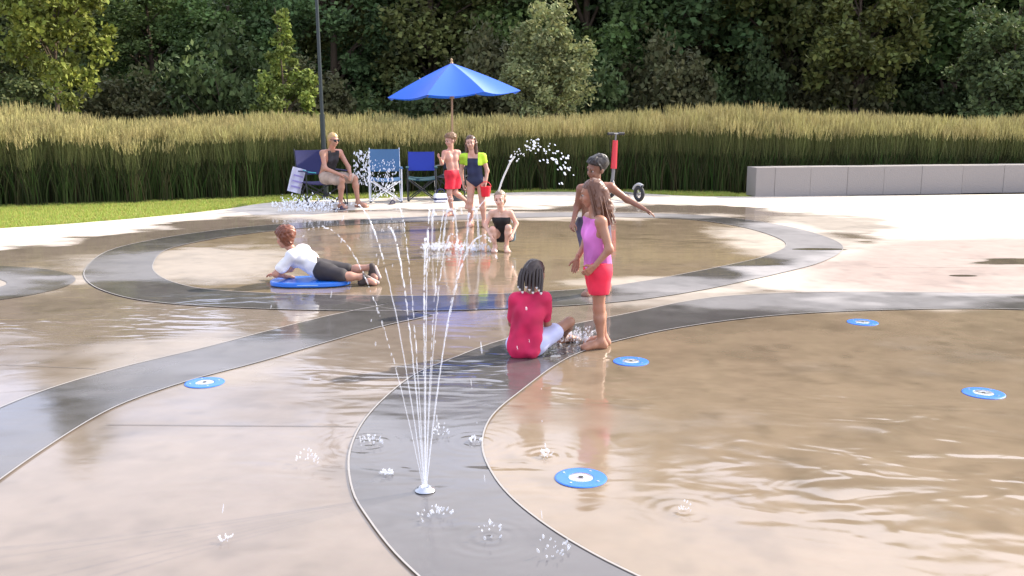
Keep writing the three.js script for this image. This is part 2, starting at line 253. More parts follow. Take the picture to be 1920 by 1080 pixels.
// ---------------------------------------------------------------- trees
function leafCrown({ seed, n, rx, ry, rz, cone = 0, clumps = 60, clumpR = 0.24, leaf = 0.3, color, vary = 0.5, hollow = 0.45 }) {
  const r = rng(seed), gs = () => (r() + r() + r() - 1.5) * 1.15, C = [];
  while (C.length < clumps) {
    const a = r() * 6.283, ct = r() * 2 - 1, st = Math.sqrt(1 - ct * ct), q = Math.pow(hollow + (1 - hollow) * r(), 0.7);
    const out = 0.74 + 0.5 * noise3(Math.cos(a) * 1.7 + seed, ct * 1.9 + 4, Math.sin(a) * 1.7 + 8), y = ct * q, tp = cone ? lerp(1, clamp(0.06 + (1 - y) * 0.62, 0, 1.15), cone) : 1;
    C.push([Math.cos(a) * st * q * rx * out * tp, y * ry * (cone ? 1 : out), Math.sin(a) * st * q * rz * out * tp, 0.6 + 0.8 * r(), 1 + (r() - 0.5) * vary, tp]);
  }
  const P = new Float32Array(n * 12), Q = new Float32Array(n * 12), I = new Uint32Array(n * 6), N = new Float32Array(n * 12);
  for (let i = 0; i < n; i++) {
    const c = C[Math.floor(r() * clumps)], R = clumpR * (rx + rz) / 2 * c[3] * (0.4 + 0.6 * c[5]), x = c[0] + gs() * R, y = c[1] + gs() * R * 0.8, z = c[2] + gs() * R, s = leaf * (0.6 + 0.7 * r());
    let ax = gs(), ay = gs() * 0.7 - 0.25, az = gs(), l = Math.hypot(ax, ay, az) || 1; ax /= l; ay /= l; az /= l;
    let bx = gs(), by = gs() * 0.6, bz = gs(); const dt = bx * ax + by * ay + bz * az; bx -= dt * ax; by -= dt * ay; bz -= dt * az; l = Math.hypot(bx, by, bz) || 1; bx /= l; by /= l; bz /= l;
    const nx = ay * bz - az * by, ny = az * bx - ax * bz, nz = ax * by - ay * bx, w = s * 0.34, k = i * 12, v = c[4] * (1 + (r() - 0.5) * vary * 0.7), g2 = 1 + (r() - 0.5) * 0.2;
    const pts = [[-0.5, 0], [0, -1], [0.5, 0], [0, 1]];
    pts.forEach((p, m) => { P[k + m * 3] = x + ax * s * p[0] + bx * w * p[1]; P[k + m * 3 + 1] = y + ay * s * p[0] + by * w * p[1]; P[k + m * 3 + 2] = z + az * s * p[0] + bz * w * p[1]; N[k + m * 3] = nx; N[k + m * 3 + 1] = ny; N[k + m * 3 + 2] = nz; Q[k + m * 3] = color[0] * v * g2; Q[k + m * 3 + 1] = color[1] * v; Q[k + m * 3 + 2] = color[2] * v; });
    const b = i * 4; I.set([b, b + 1, b + 2, b, b + 2, b + 3], i * 6);
  }
  const g = new THREE.BufferGeometry(); g.setAttribute('position', new THREE.BufferAttribute(P, 3)); g.setAttribute('normal', new THREE.BufferAttribute(N, 3)); g.setAttribute('color', new THREE.BufferAttribute(Q, 3)); g.setIndex(new THREE.BufferAttribute(I, 1));
  g.userData.clumps = C; return g;
}
const leafMat = new THREE.MeshPhysicalMaterial({ vertexColors: true, color: 0xffffff, roughness: 0.8, specularIntensity: 0.35, transmission: 0.32, thickness: 0, side: THREE.DoubleSide });
const barkMat = mat(0.12, 0.085, 0.055, 0.95, { bumpMap: blockBump(), bumpScale: 0.02 });
function trunkGeometry(seed, h, r0, crownY, crown, limbs) {
  const r = rng(seed), lean = [(r() - 0.5) * 0.5, (r() - 0.5) * 0.5], P = t => V(lean[0] * t * t + Math.sin(t * 5 + seed) * 0.05 * h / 10, h * t, lean[1] * t * t), out = [];
  const S = 7; for (let i = 0; i < S; i++) out.push(tube(P(i / S), P((i + 1) / S + 0.01), r0 * (1 - 0.86 * i / S), r0 * (1 - 0.86 * (i + 1) / S), 9));
  out.push(tube(V(0, -0.03, 0), V(0, 0.35 * r0 * 4, 0), r0 * 1.55, r0 * 0.98, 9));
  const C = crown.userData.clumps;
  for (let i = 0; i < limbs; i++) { const c = C[Math.floor(r() * C.length)], tip = V(c[0], c[1] + crownY, c[2]), t = clamp((tip.y - Math.hypot(c[0], c[2]) * 0.8) / h, 0.12, 0.9), a = P(t), m = a.clone().lerp(tip, 0.5).add(V(0, 0.06 * h * r(), 0)), q = r0 * (1 - 0.8 * t) * 0.5; out.push(tube(a, m, q, q * 0.6, 6), tube(m, tip, q * 0.6, q * 0.15, 6)); }
  return flat(out);
}
function treeKind(o) {
  const crown = leafCrown(o), trunk = trunkGeometry(o.seed + 3, o.height, o.trunk, o.crownY, crown, o.limbs || 14);
  return { crown, trunk, crownY: o.crownY };
}
function plant(name, kind, label, x, d, turn = 0, s = 1, sy = 1, group, category = 'tree') {
  const t = thing(name, label, category, [x, -0.03, -d], turn, group); t.scale.set(s, s * sy, s);
  part('trunk', kind.trunk, barkMat, t); const c = part('crown', kind.crown, leafMat, t); c.position.y = kind.crownY; return t;
}
// single trees in the grass bed and at the edge of the wood
plant('young_tree', treeKind({ seed: 101, n: 17000, rx: 1.45, ry: 2.7, rz: 1.4, cone: 0.6, clumps: 120, clumpR: 0.15, leaf: 0.125, color: [0.19, 0.215, 0.035], vary: 0.7, height: 5.4, crownY: 3.9, trunk: 0.06, limbs: 40, hollow: 0.25 }), 'young yellow-green tree rising from the tan grass, its side lit by the sun', -11.9, 25.6, 0.4, 1.12, 1.16);
plant('young_tree', treeKind({ seed: 102, n: 9000, rx: 1.15, ry: 2.15, rz: 1.1, cone: 1, clumps: 80, clumpR: 0.15, leaf: 0.12, color: [0.2, 0.25, 0.05], vary: 0.7, height: 4.4, crownY: 2.5, trunk: 0.05, limbs: 26, hollow: 0.25 }), 'slim pointed young tree standing before the dark wood by the lamp post', -5.55, 24, 1.2, 0.92, 1.02);
plant('young_tree', treeKind({ seed: 103, n: 15000, rx: 1.35, ry: 1.55, rz: 1.3, cone: 0.25, clumps: 110, clumpR: 0.16, leaf: 0.11, color: [0.25, 0.27, 0.11], vary: 0.6, height: 3.9, crownY: 2.75, trunk: 0.055, limbs: 36, hollow: 0.25 }), 'bushy silvery-olive young tree behind the blue parasol', 0.85, 24.4, 2.2);
plant('young_tree', treeKind({ seed: 104, n: 15000, rx: 1.9, ry: 2.2, rz: 1.8, cone: 0.4, clumps: 100, clumpR: 0.17, leaf: 0.15, color: [0.11, 0.145, 0.05], vary: 0.7, height: 5, crownY: 2.9, trunk: 0.07, limbs: 30, hollow: 0.25 }), 'dull green bushy tree beyond the grass at the wall', 14.2, 28, 0.2);
plant('young_tree', treeKind({ seed: 105, n: 16000, rx: 2.1, ry: 3.4, rz: 2.0, cone: 0.3, clumps: 80, clumpR: 0.17, leaf: 0.2, color: [0.15, 0.165, 0.04], vary: 0.7, height: 8, crownY: 4.9, trunk: 0.11, limbs: 30, hollow: 0.3 }), 'tall loose tree with sunlit yellow-green leaves at the wood edge', 10.9, 31, 0.9);
plant('young_tree', treeKind({ seed: 106, n: 14000, rx: 1.7, ry: 2.6, rz: 1.6, cone: 0.5, clumps: 90, clumpR: 0.17, leaf: 0.15, color: [0.11, 0.14, 0.05], vary: 0.7, height: 5.6, crownY: 3.4, trunk: 0.07, limbs: 30, hollow: 0.25 }), 'grey-green tree beside the yellow-green one in the tan grass', -14.2, 27, 2);
// the wood
{
  const W = [201, 202, 203, 204].map((seed, i) => treeKind({ seed, n: 22000, rx: 3.5, ry: 5.9, rz: 3.4, clumps: 130, clumpR: 0.16, leaf: 0.24, color: [[0.105, 0.165, 0.045], [0.125, 0.175, 0.046], [0.15, 0.165, 0.046], [0.10, 0.16, 0.055]][i], vary: 0.7, height: 12.2, crownY: 7.0, trunk: 0.24, limbs: 26 }));
  const r = rng(31), lab = ['tall dark green tree in the wood behind the grass', 'tall mid-green tree in the wood behind the grass', 'tall olive tree in the wood behind the grass', 'tall blackish-green tree in the wood behind the grass'];
  const skyline = [[-1.1, 9], [-0.53, 10], [-0.49, 12], [-0.4, 11], [-0.37, 8.6], [-0.28, 8.6], [-0.24, 10], [-0.16, 12.5], [0.08, 14], [0.12, 16.5], [0.26, 18.2], [0.42, 19.5], [0.52, 21.5], [0.9, 21]];   // how high the tree tops stand, in degrees, along the wood
  let i = 0;
  for (const [d, x0, x1, step] of [[35, -20, 22, 3.3], [40, -24, 27, 4.2], [46, -27, 31, 5.4]]) for (let x = x0; x <= x1; x += step) {
    const k = (i++ * 7 + 3) % 4, X = x + (r() - 0.5) * 1.6, D = d + (r() - 0.5) * 2.2, H = 1.68 + D * Math.tan((alongX(skyline, X / D) - 0.9 + r() * 1.2) * Math.PI / 180), s = clamp(H / 12.9 * 1.12, 0.68, 1.1);
    plant('wood_tree', W[k], lab[k], X, D, r() * 6.28, s, H / 12.9 / s, 'trees of the wood, ' + lab[k].split(' tree')[0], 'tree');
  }
  const B = [301, 302].map((seed, i) => { const crown = leafCrown({ seed, n: 9000, rx: 2.1, ry: 1.5, rz: 1.5, clumps: 60, clumpR: 0.2, leaf: 0.17, color: [[0.085, 0.12, 0.038], [0.105, 0.105, 0.042]][i], vary: 0.6, hollow: 0.2 }); return { crown, crownY: 1.35, trunk: trunkGeometry(seed + 1, 1.9, 0.05, 1.35, crown, 16) }; });
  let b = 0;
  for (const [x0, x1, step, d, s0] of [[-21, 25, 2.9, 31.6, 0.9], [-27, 30, 4.6, 43, 1.7], [-34, 38, 6, 50, 2.3]]) for (let x = x0; x < x1; x += step) {
    const k = b++ % 2, far = d > 40; plant('undergrowth_shrub', B[k], (k ? 'brownish leafy shrub ' : 'dark leafy shrub ') + (far ? 'deep under the trees of the wood' : 'under the wood edge'), x + (r() - 0.5), d + (r() - 0.5) * 2 + (!far && Math.abs(x - 11) < 3 ? 1.5 : 0), far ? (r() < 0.5 ? 0 : Math.PI) : r() * 6.28, s0 * (1 + 0.4 * r()), 1 + 0.5 * r(), (k ? 'brownish' : 'dark') + (far ? ' shrubs inside the wood' : ' shrubs at the wood edge'), 'shrub');
  }
}
// ---------------------------------------------------------------- park furniture
const blackMetal = mat(0.03, 0.032, 0.034, 0.4, { metalness: 0.3 }), steel = mat(0.55, 0.56, 0.58, 0.3, { metalness: 0.9 });
{
  const t = thing('lamp_post', 'dark metal lamp post rising behind the seated adult', 'lamp post', [-3.66, -0.012, -18.9]), dark = mat(0.022, 0.03, 0.028, 0.4, { metalness: 0.2 });
  t.rotation.z = 0.012;
  part('base_plate', new THREE.CylinderGeometry(0.16, 0.17, 0.03, 20).translate(0, 0.015, 0), dark, t);
  part('base_sleeve', new THREE.CylinderGeometry(0.05, 0.056, 1.6, 16).translate(0, 0.83, 0), dark, t);
  part('pole', new THREE.CylinderGeometry(0.03, 0.036, 3.6, 16).translate(0, 3.43, 0), dark, t);
  part('collar', new THREE.CylinderGeometry(0.044, 0.044, 0.07, 16).translate(0, 4.2, 0), dark, t);
  const h = part('lamp_head', flat([new THREE.CylinderGeometry(0.26, 0.3, 0.08, 24).translate(0, 5.3, 0), new THREE.CylinderGeometry(0.07, 0.26, 0.12, 24).translate(0, 5.4, 0)]), dark, t);
  part('diffuser', new THREE.CylinderGeometry(0.2, 0.2, 0.03, 24).translate(0, 5.245, 0), mat(0.8, 0.8, 0.78, 0.5), h);
}
// parasol
{
  const t = thing('parasol', 'bright blue parasol on a wooden pole over the folding chairs', 'parasol', [-1.13, 0, -18.4]), wood = mat(0.42, 0.26, 0.13, 0.55);
  const blue = new THREE.MeshPhysicalMaterial({ color: lin(0.01, 0.125, 0.69), roughness: 0.75, transmission: 0.22, thickness: 0, side: THREE.DoubleSide });
  part('base', flat([new THREE.CylinderGeometry(0.26, 0.28, 0.07, 28).translate(0, 0.035, 0), new THREE.CylinderGeometry(0.035, 0.04, 0.3, 14).translate(0, 0.22, 0)]), blackMetal, t);
  part('pole', new THREE.CylinderGeometry(0.02, 0.02, 2.5, 14).translate(0, 1.3, 0), wood, t);
  const top = new THREE.Group(); const T = 2.56, N = 8, R = 1.32, D = 0.58, turn = 0.30;
  const tilt = new THREE.Matrix4().makeTranslation(0, T, 0).multiply(new THREE.Matrix4().makeRotationZ(0.055)).multiply(new THREE.Matrix4().makeTranslation(0, -T, 0));
  const rim = (k, q) => { const a = turn + k / N * Math.PI * 2; return V(Math.cos(a) * R * q, T - D * (q * 0.86 + 0.14 * q * q), Math.sin(a) * R * q); };
  for (let k = 0; k < N; k++) {   // each gore sags a little between its ribs
    const S = 8, pos = [], idx = [];
    for (let i = 0; i <= S; i++) for (let j = 0; j <= S; j++) { const q = i / S, u = j / S, p = rim(k, q).lerp(rim(k + 1, q), u); p.y -= 0.05 * q * Math.sin(u * Math.PI); const inw = 1 - 0.05 * q * Math.sin(u * Math.PI); p.x *= inw; p.z *= inw; pos.push(p.x, p.y, p.z); if (i && j) { const a = (i - 1) * (S + 1) + j - 1, b = a + S + 1; idx.push(a, a + 1, b, a + 1, b + 1, b); } }
    const g = new THREE.BufferGeometry(); g.setAttribute('position', new THREE.Float32BufferAttribute(pos, 3)); g.setIndex(idx); g.applyMatrix4(tilt); g.computeVertexNormals(); part('canopy_panel', g, blue, t);
    part('rib', tube(V(0, T - 0.03, 0), rim(k, 0.99).add(V(0, -0.012, 0)), 0.008, 0.006, 6).applyMatrix4(tilt), wood, t);
    part('strut', tube(V(0, T - 0.62, 0), rim(k, 0.5).add(V(0, -0.012, 0)), 0.007, 0.006, 6), wood, t);
  }
  part('hub', new THREE.CylinderGeometry(0.04, 0.045, 0.07, 14).translate(0, T - 0.62, 0), wood, t);
  part('finial', new THREE.LatheGeometry([[0.001, 0.09], [0.018, 0.075], [0.022, 0.055], [0.012, 0.03], [0.03, 0.015], [0.03, -0.01]].map(p => new THREE.Vector2(...p)), 14).translate(0, T, 0), wood, t);
}
// folding camp chairs
function clothPanel(w, h, sag, thick = 0.012) {   // in x and y, sagging along -z
  const S = 8, g = new THREE.BoxGeometry(w, h, thick, S, S, 1), p = g.attributes.position; for (let i = 0; i < p.count; i++) { const u = p.getX(i) / w * 2, v = p.getY(i) / h * 2; p.setZ(i, p.getZ(i) - sag * (1 - u * u) * (1 - 0.5 * v * v)); } g.computeVertexNormals(); return g;
}
function campChair(label, x, d, turn, cloth, backCloth, frame, w = 0.56, backH = 0.42, group = 'folding camp chairs') {
  const t = thing('camp_chair', label, 'chair', [x, 0, -d], turn, group), hw = w / 2, sy = 0.43;
  part('seat', clothPanel(w, 0.46, 0.05).rotateX(-Math.PI / 2 + 0.06).translate(0, sy, 0), cloth, t);
  part('backrest', clothPanel(w, backH, 0.035).rotateX(-0.17).translate(0, sy + 0.12 + backH / 2, -0.26), backCloth, t);
  for (const s of [-1, 1]) {
    part('arm_rest', rbox(0.06, 0.02, 0.48, 0.009, s * (hw + 0.02), 0.63, -0.01), cloth, t);
    part('back_post', tube(V(s * hw, 0.34, -0.21), V(s * hw, sy + 0.14 + backH, -0.33), 0.011), frame, t);
    part('front_post', tube(V(s * (hw + 0.02), 0.03, 0.24), V(s * (hw + 0.02), 0.63, 0.2), 0.011), frame, t);
    part('foot', new THREE.SphereGeometry(0.024, 10, 8).scale(1.2, 0.7, 1.2).translate(s * hw, 0.017, 0.24), blackMetal, t);
    part('foot', new THREE.SphereGeometry(0.024, 10, 8).scale(1.2, 0.7, 1.2).translate(s * hw, 0.017, -0.27), blackMetal, t);
    part('front_leg', tube(V(s * hw, 0.02, 0.245 + s * 0.012), V(-s * hw, sy - 0.02, 0.225 + s * 0.012), 0.011), frame, t);
    part('rear_leg', tube(V(s * hw, 0.02, -0.265 + s * 0.012), V(-s * hw, sy - 0.02, -0.225 + s * 0.012), 0.011), frame, t);
    part('side_leg', tube(V(s * hw, 0.02, 0.24), V(s * (hw - 0.012), sy, -0.22), 0.011), frame, t);
    part('side_leg', tube(V(s * (hw + 0.024), 0.02, -0.26), V(s * (hw + 0.02), sy, 0.22), 0.011), frame, t);
  }
  return t;
}
const navy = mat(0.018, 0.02, 0.085, 0.85), indigo = mat(0.028, 0.022, 0.085, 0.85), teal = mat(0.012, 0.06, 0.075, 0.85), vivid = mat(0.025, 0.05, 0.36, 0.8), paleBlue = mat(0.07, 0.16, 0.29, 0.8);
campChair('wide navy camp chair that the adult in the black top sits on', -3.42, 17.3, 0.62, indigo, navy, blackMetal, 0.72, 0.44);
campChair('dusty blue camp chair with crossed white legs beside the seated adult', -2.38, 18.1, 0.15, paleBlue, paleBlue, mat(0.75, 0.77, 0.8, 0.35), 0.56, 0.42);
campChair('teal camp chair with a bright blue back panel under the parasol', -1.72, 18.35, 0.1, teal, vivid, blackMetal, 0.5, 0.36);
campChair('black camp chair under the parasol behind the boy in red trunks', -1.15, 18.9, -0.25, mat(0.02, 0.025, 0.03, 0.85), mat(0.025, 0.035, 0.05, 0.85), blackMetal, 0.56, 0.34);
{ // white towel over the chair arm
  const g = clothPanel(0.25, 0.44, 0.0, 0.02), p = g.attributes.position; for (let i = 0; i < p.count; i++) p.setZ(i, p.getZ(i) + 0.02 * Math.sin(p.getX(i) * 40) + 0.06 * Math.pow(p.getY(i), 2) * 4); g.computeVertexNormals();
  const t = thing('towel', 'white towel with lilac pattern hanging from the wide navy chair', 'towel', [-3.83, 0.47, -17.12], 0.5); t.rotation.z = -0.28;
  part('cloth', g, mat(0.62, 0.62, 0.74, 0.9), t); for (const y of [-0.12, -0.02, 0.08]) part('stripe', rbox(0.17, 0.03, 0.008, 0.003, 0, y, 0.055), mat(0.32, 0.28, 0.55, 0.9), t);
  part('strap', pipe([V(0.06, 0.2, 0.04), V(0.16, 0.19, 0.06), V(0.3, 0.21, 0.05)], 0.012, 12, 6), mat(0.08, 0.42, 0.45, 0.8), t);
}
{ // bag on the ground near the boy in red trunks
  const t = thing('beach_bag', 'small white and navy bag on the concrete under the parasol', 'bag', [-1.33, 0, -17.9], 0.3);
  part('body', rbox(0.26, 0.17, 0.16, 0.04, 0, 0.085, 0), mat(0.7, 0.72, 0.78, 0.8), t); part('side_panel', rbox(0.264, 0.07, 0.164, 0.03, 0, 0.07, 0), navy, t);
  part('handle', pipe([V(-0.08, 0.165, 0), V(-0.05, 0.24, 0.01), V(0.05, 0.24, 0.01), V(0.08, 0.165, 0)], 0.009, 14, 6), navy, t);
}
{ // sandals near the seated adult
  for (const [x, d, a, l] of [[-2.98, 16.55, 0.5, 'dark sandal lying by the foot of the seated adult'], [-2.2, 17.6, 1.3, 'dark sandal lying before the dusty blue camp chair']]) {
    const t = thing('sandal', l, 'sandal', [x, 0, -d], a), g = new THREE.SphereGeometry(1, 14, 8).scale(0.13, 0.013, 0.05).translate(0, 0.013, 0); part('sole', g, mat(0.04, 0.03, 0.05, 0.7), t);
    part('strap', new THREE.TorusGeometry(0.045, 0.011, 6, 14, Math.PI).rotateY(Math.PI / 2).translate(0.04, 0.018, 0), mat(0.06, 0.05, 0.1, 0.7), t);
  }
}
// kick scooter
{
  const t = thing('kick_scooter', 'tall kick scooter with a red stem parked before the grass', 'scooter', [2.0, 0, -18.75], -1.05), red = mat(0.55, 0.035, 0.05, 0.35), rubber = mat(0.02, 0.02, 0.022, 0.7), grey = mat(0.2, 0.2, 0.21, 0.4, { metalness: 0.5 });
  const wheel = (x, r) => { const w = part('wheel', new THREE.TorusGeometry(r - 0.034, 0.036, 12, 32).translate(x, r, 0), rubber, t); part('rim', flat([new THREE.TorusGeometry(r - 0.05, 0.01, 8, 28).translate(x, r, 0), new THREE.CylinderGeometry(0.022, 0.022, 0.07, 12).rotateX(Math.PI / 2).translate(x, r, 0), ...[0, 1, 2, 3, 4, 5].map(i => tube(V(x, r, 0), V(x + Math.cos(i * 1.047) * (r - 0.05), r + Math.sin(i * 1.047) * (r - 0.05), 0), 0.006, 0.006, 6))]), grey, w); };
  wheel(-0.14, 0.13); wheel(0.78, 0.15);
  part('deck', rbox(0.6, 0.03, 0.13, 0.012, 0.33, 0.135, 0), grey, t);
  part('fender', new THREE.TorusGeometry(0.175, 0.03, 6, 16, 1.7).scale(1, 1, 1.3).rotateZ(1.0).translate(0.78, 0.15, 0), mat(0.4, 0.4, 0.4, 0.4), t);
  part('fork', flat([tube(V(-0.14, 0.13, 0.045), V(-0.07, 0.42, 0.02), 0.013), tube(V(-0.14, 0.13, -0.045), V(-0.07, 0.42, -0.02), 0.013), tube(V(-0.08, 0.36, 0), V(0.04, 0.14, 0), 0.022)]), grey, t);
  part('stem', flat([tube(V(-0.075, 0.36, 0), V(-0.045, 0.62, 0), 0.035), tube(V(-0.012, 1.02, 0), V(0.01, 1.25, 0), 0.018)]), grey, t);
  part('stem_sleeve', tube(V(-0.045, 0.58, 0), V(-0.01, 1.12, 0), 0.06, 0.05, 14), red, t);
  part('handlebar', tube(V(0.01, 1.25, -0.17), V(0.01, 1.25, 0.17), 0.016), grey, t);
  for (const s of [-1, 1]) part('grip', tube(V(0.01, 1.25, s * 0.06), V(0.01, 1.25, s * 0.19), 0.028), rubber, t);
  part('brake_cable', pipe([V(0.01, 1.24, 0.1), V(-0.08, 1.12, 0.07), V(-0.08, 0.85, 0.05), V(-0.07, 0.5, 0.03)], 0.006, 20, 6), rubber, t);
  part('stand', tube(V(0.33, 0.13, -0.05), V(0.36, 0.0, -0.16), 0.009), grey, t);
}
// ground spray nozzles with blue rings
{
  const ring = new THREE.LatheGeometry([[0.056, 0.002], [0.059, 0.005], [0.068, 0.006], [0.11, 0.0055], [0.12, 0.004], [0.122, 0.0005]].map(p => new THREE.Vector2(...p)), 40);
  const plate = new THREE.LatheGeometry([[0.012, 0.006], [0.03, 0.008], [0.052, 0.0075], [0.057, 0.003]].map(p => new THREE.Vector2(...p)), 28), hole = new THREE.CylinderGeometry(0.012, 0.012, 0.006, 14).translate(0, 0.005, 0), screw = new THREE.CylinderGeometry(0.006, 0.006, 0.004, 8);
  const blue = mat(0.03, 0.16, 0.62, 0.32), plateM = mat(0.7, 0.72, 0.74, 0.25, { metalness: 0.85 }), dark = mat(0.03, 0.03, 0.03, 0.6);
  [[-1.93, 5.82, 'blue ringed ground nozzle on the tan floor beside the curved grey band'], [0.81, 6.34, 'blue ringed ground nozzle near the feet of the girl in the pink top'], [2.83, 7.57, 'blue ringed ground nozzle close under the far curve of the grey band'], [2.85, 5.59, 'blue ringed ground nozzle out on the open brown wet floor'], [0.32, 4.23, 'blue ringed ground nozzle inside the curve of the band with the water fan']].forEach(([x, d, l]) => {
    const t = thing('ground_nozzle', l, 'nozzle', [x, 0.001, -d], x * 3, 'blue ringed ground nozzles');
    part('ring', ring, blue, t); const p = part('plate', plate, plateM, t); part('jet_hole', hole, dark, p);
    for (let k = 0; k < 4; k++) { const s = part('screw', screw, plateM, t); s.position.set(Math.cos(k * 1.571) * 0.088, 0.0062, Math.sin(k * 1.571) * 0.092); }
  });
}
// blue board under the lying boy
{
  const t = thing('float_board', 'blue oval board under the boy in the white shirt', 'board', [-1.98, 0.004, -9.3], 0.06);
  const s = new THREE.Shape(); for (let i = 0; i < 48; i++) { const a = i / 48 * 6.2832, x = Math.sign(Math.cos(a)) * Math.pow(Math.abs(Math.cos(a)), 0.8) * 0.37, y = Math.sign(Math.sin(a)) * Math.pow(Math.abs(Math.sin(a)), 0.8) * 0.2; i ? s.lineTo(x, y) : s.moveTo(x, y); }
  part('deck', new THREE.ExtrudeGeometry(s, { depth: 0.025, bevelEnabled: true, bevelSize: 0.02, bevelThickness: 0.012, bevelSegments: 3 }).rotateX(-Math.PI / 2).translate(0, 0.012, 0), mat(0.012, 0.16, 0.66, 0.3, { clearcoat: 0.5, clearcoatRoughness: 0.15 }), t);
  part('edge_stripe', pipe(Array.from({ length: 33 }, (_, i) => { const a = i / 32 * 6.2832; return V(Math.cos(a) * 0.388 * (1 - 0.02 * Math.sin(2 * a) ** 2), 0.026, Math.sin(a) * 0.218); }), 0.007, 90, 6), mat(0.3, 0.5, 0.75, 0.4), t);
}
// ---------------------------------------------------------------- people: signed distance fields meshed with surface nets
const dot = (a, b) => a[0] * b[0] + a[1] * b[1] + a[2] * b[2], add = (a, b, s = 1) => [a[0] + b[0] * s, a[1] + b[1] * s, a[2] + b[2] * s], sub = (a, b) => [a[0] - b[0], a[1] - b[1], a[2] - b[2]], mix3 = (a, b, t) => [lerp(a[0], b[0], t), lerp(a[1], b[1], t), lerp(a[2], b[2], t)];
const norm = a => { const l = Math.hypot(...a) || 1; return [a[0] / l, a[1] / l, a[2] / l]; }, cross = (a, b) => [a[1] * b[2] - a[2] * b[1], a[2] * b[0] - a[0] * b[2], a[0] * b[1] - a[1] * b[0]];
const cap = (a, ra, b, rb = ra) => ({ t: 0, a, b, ra, rb });
const ell = (c, r, F) => ({ t: 1, c, r, F });   // F: [right, up, forward]
function primDist(p, x, y, z) {
  if (p.t === 0) {
    const a = p.a, bx = p.b[0] - a[0], by = p.b[1] - a[1], bz = p.b[2] - a[2], px = x - a[0], py = y - a[1], pz = z - a[2], L = bx * bx + by * by + bz * bz, h = L > 0 ? clamp((px * bx + py * by + pz * bz) / L, 0, 1) : 0;
    return Math.hypot(px - bx * h, py - by * h, pz - bz * h) - (p.ra + (p.rb - p.ra) * h);
  }
  const q = [x - p.c[0], y - p.c[1], z - p.c[2]], F = p.F, u = F ? dot(q, F[0]) : q[0], v = F ? dot(q, F[1]) : q[1], w = F ? dot(q, F[2]) : q[2], r = p.r, k0 = Math.hypot(u / r[0], v / r[1], w / r[2]), k1 = Math.hypot(u / r[0] / r[0], v / r[1] / r[1], w / r[2] / r[2]);
  return k1 > 0 ? k0 * (k0 - 1) / k1 : -Math.min(...r);
}
function field(prims, k) { return (x, y, z) => { let d = 1e9; for (const p of prims) { const e = primDist(p, x, y, z); if (d > 1e8) { d = e; continue; } const h = Math.max(k - Math.abs(d - e), 0) / k; d = Math.min(d, e) - h * h * k * 0.25; } return d; }; }
function bounds(prims, m) { const lo = [1e9, 1e9, 1e9], hi = [-1e9, -1e9, -1e9]; for (const p of prims) for (const [c, r] of p.t ? [[p.c, Math.max(...p.r)]] : [[p.a, p.ra], [p.b, p.rb]]) for (let i = 0; i < 3; i++) { lo[i] = Math.min(lo[i], c[i] - r - m); hi[i] = Math.max(hi[i], c[i] + r + m); } return [lo, hi]; }
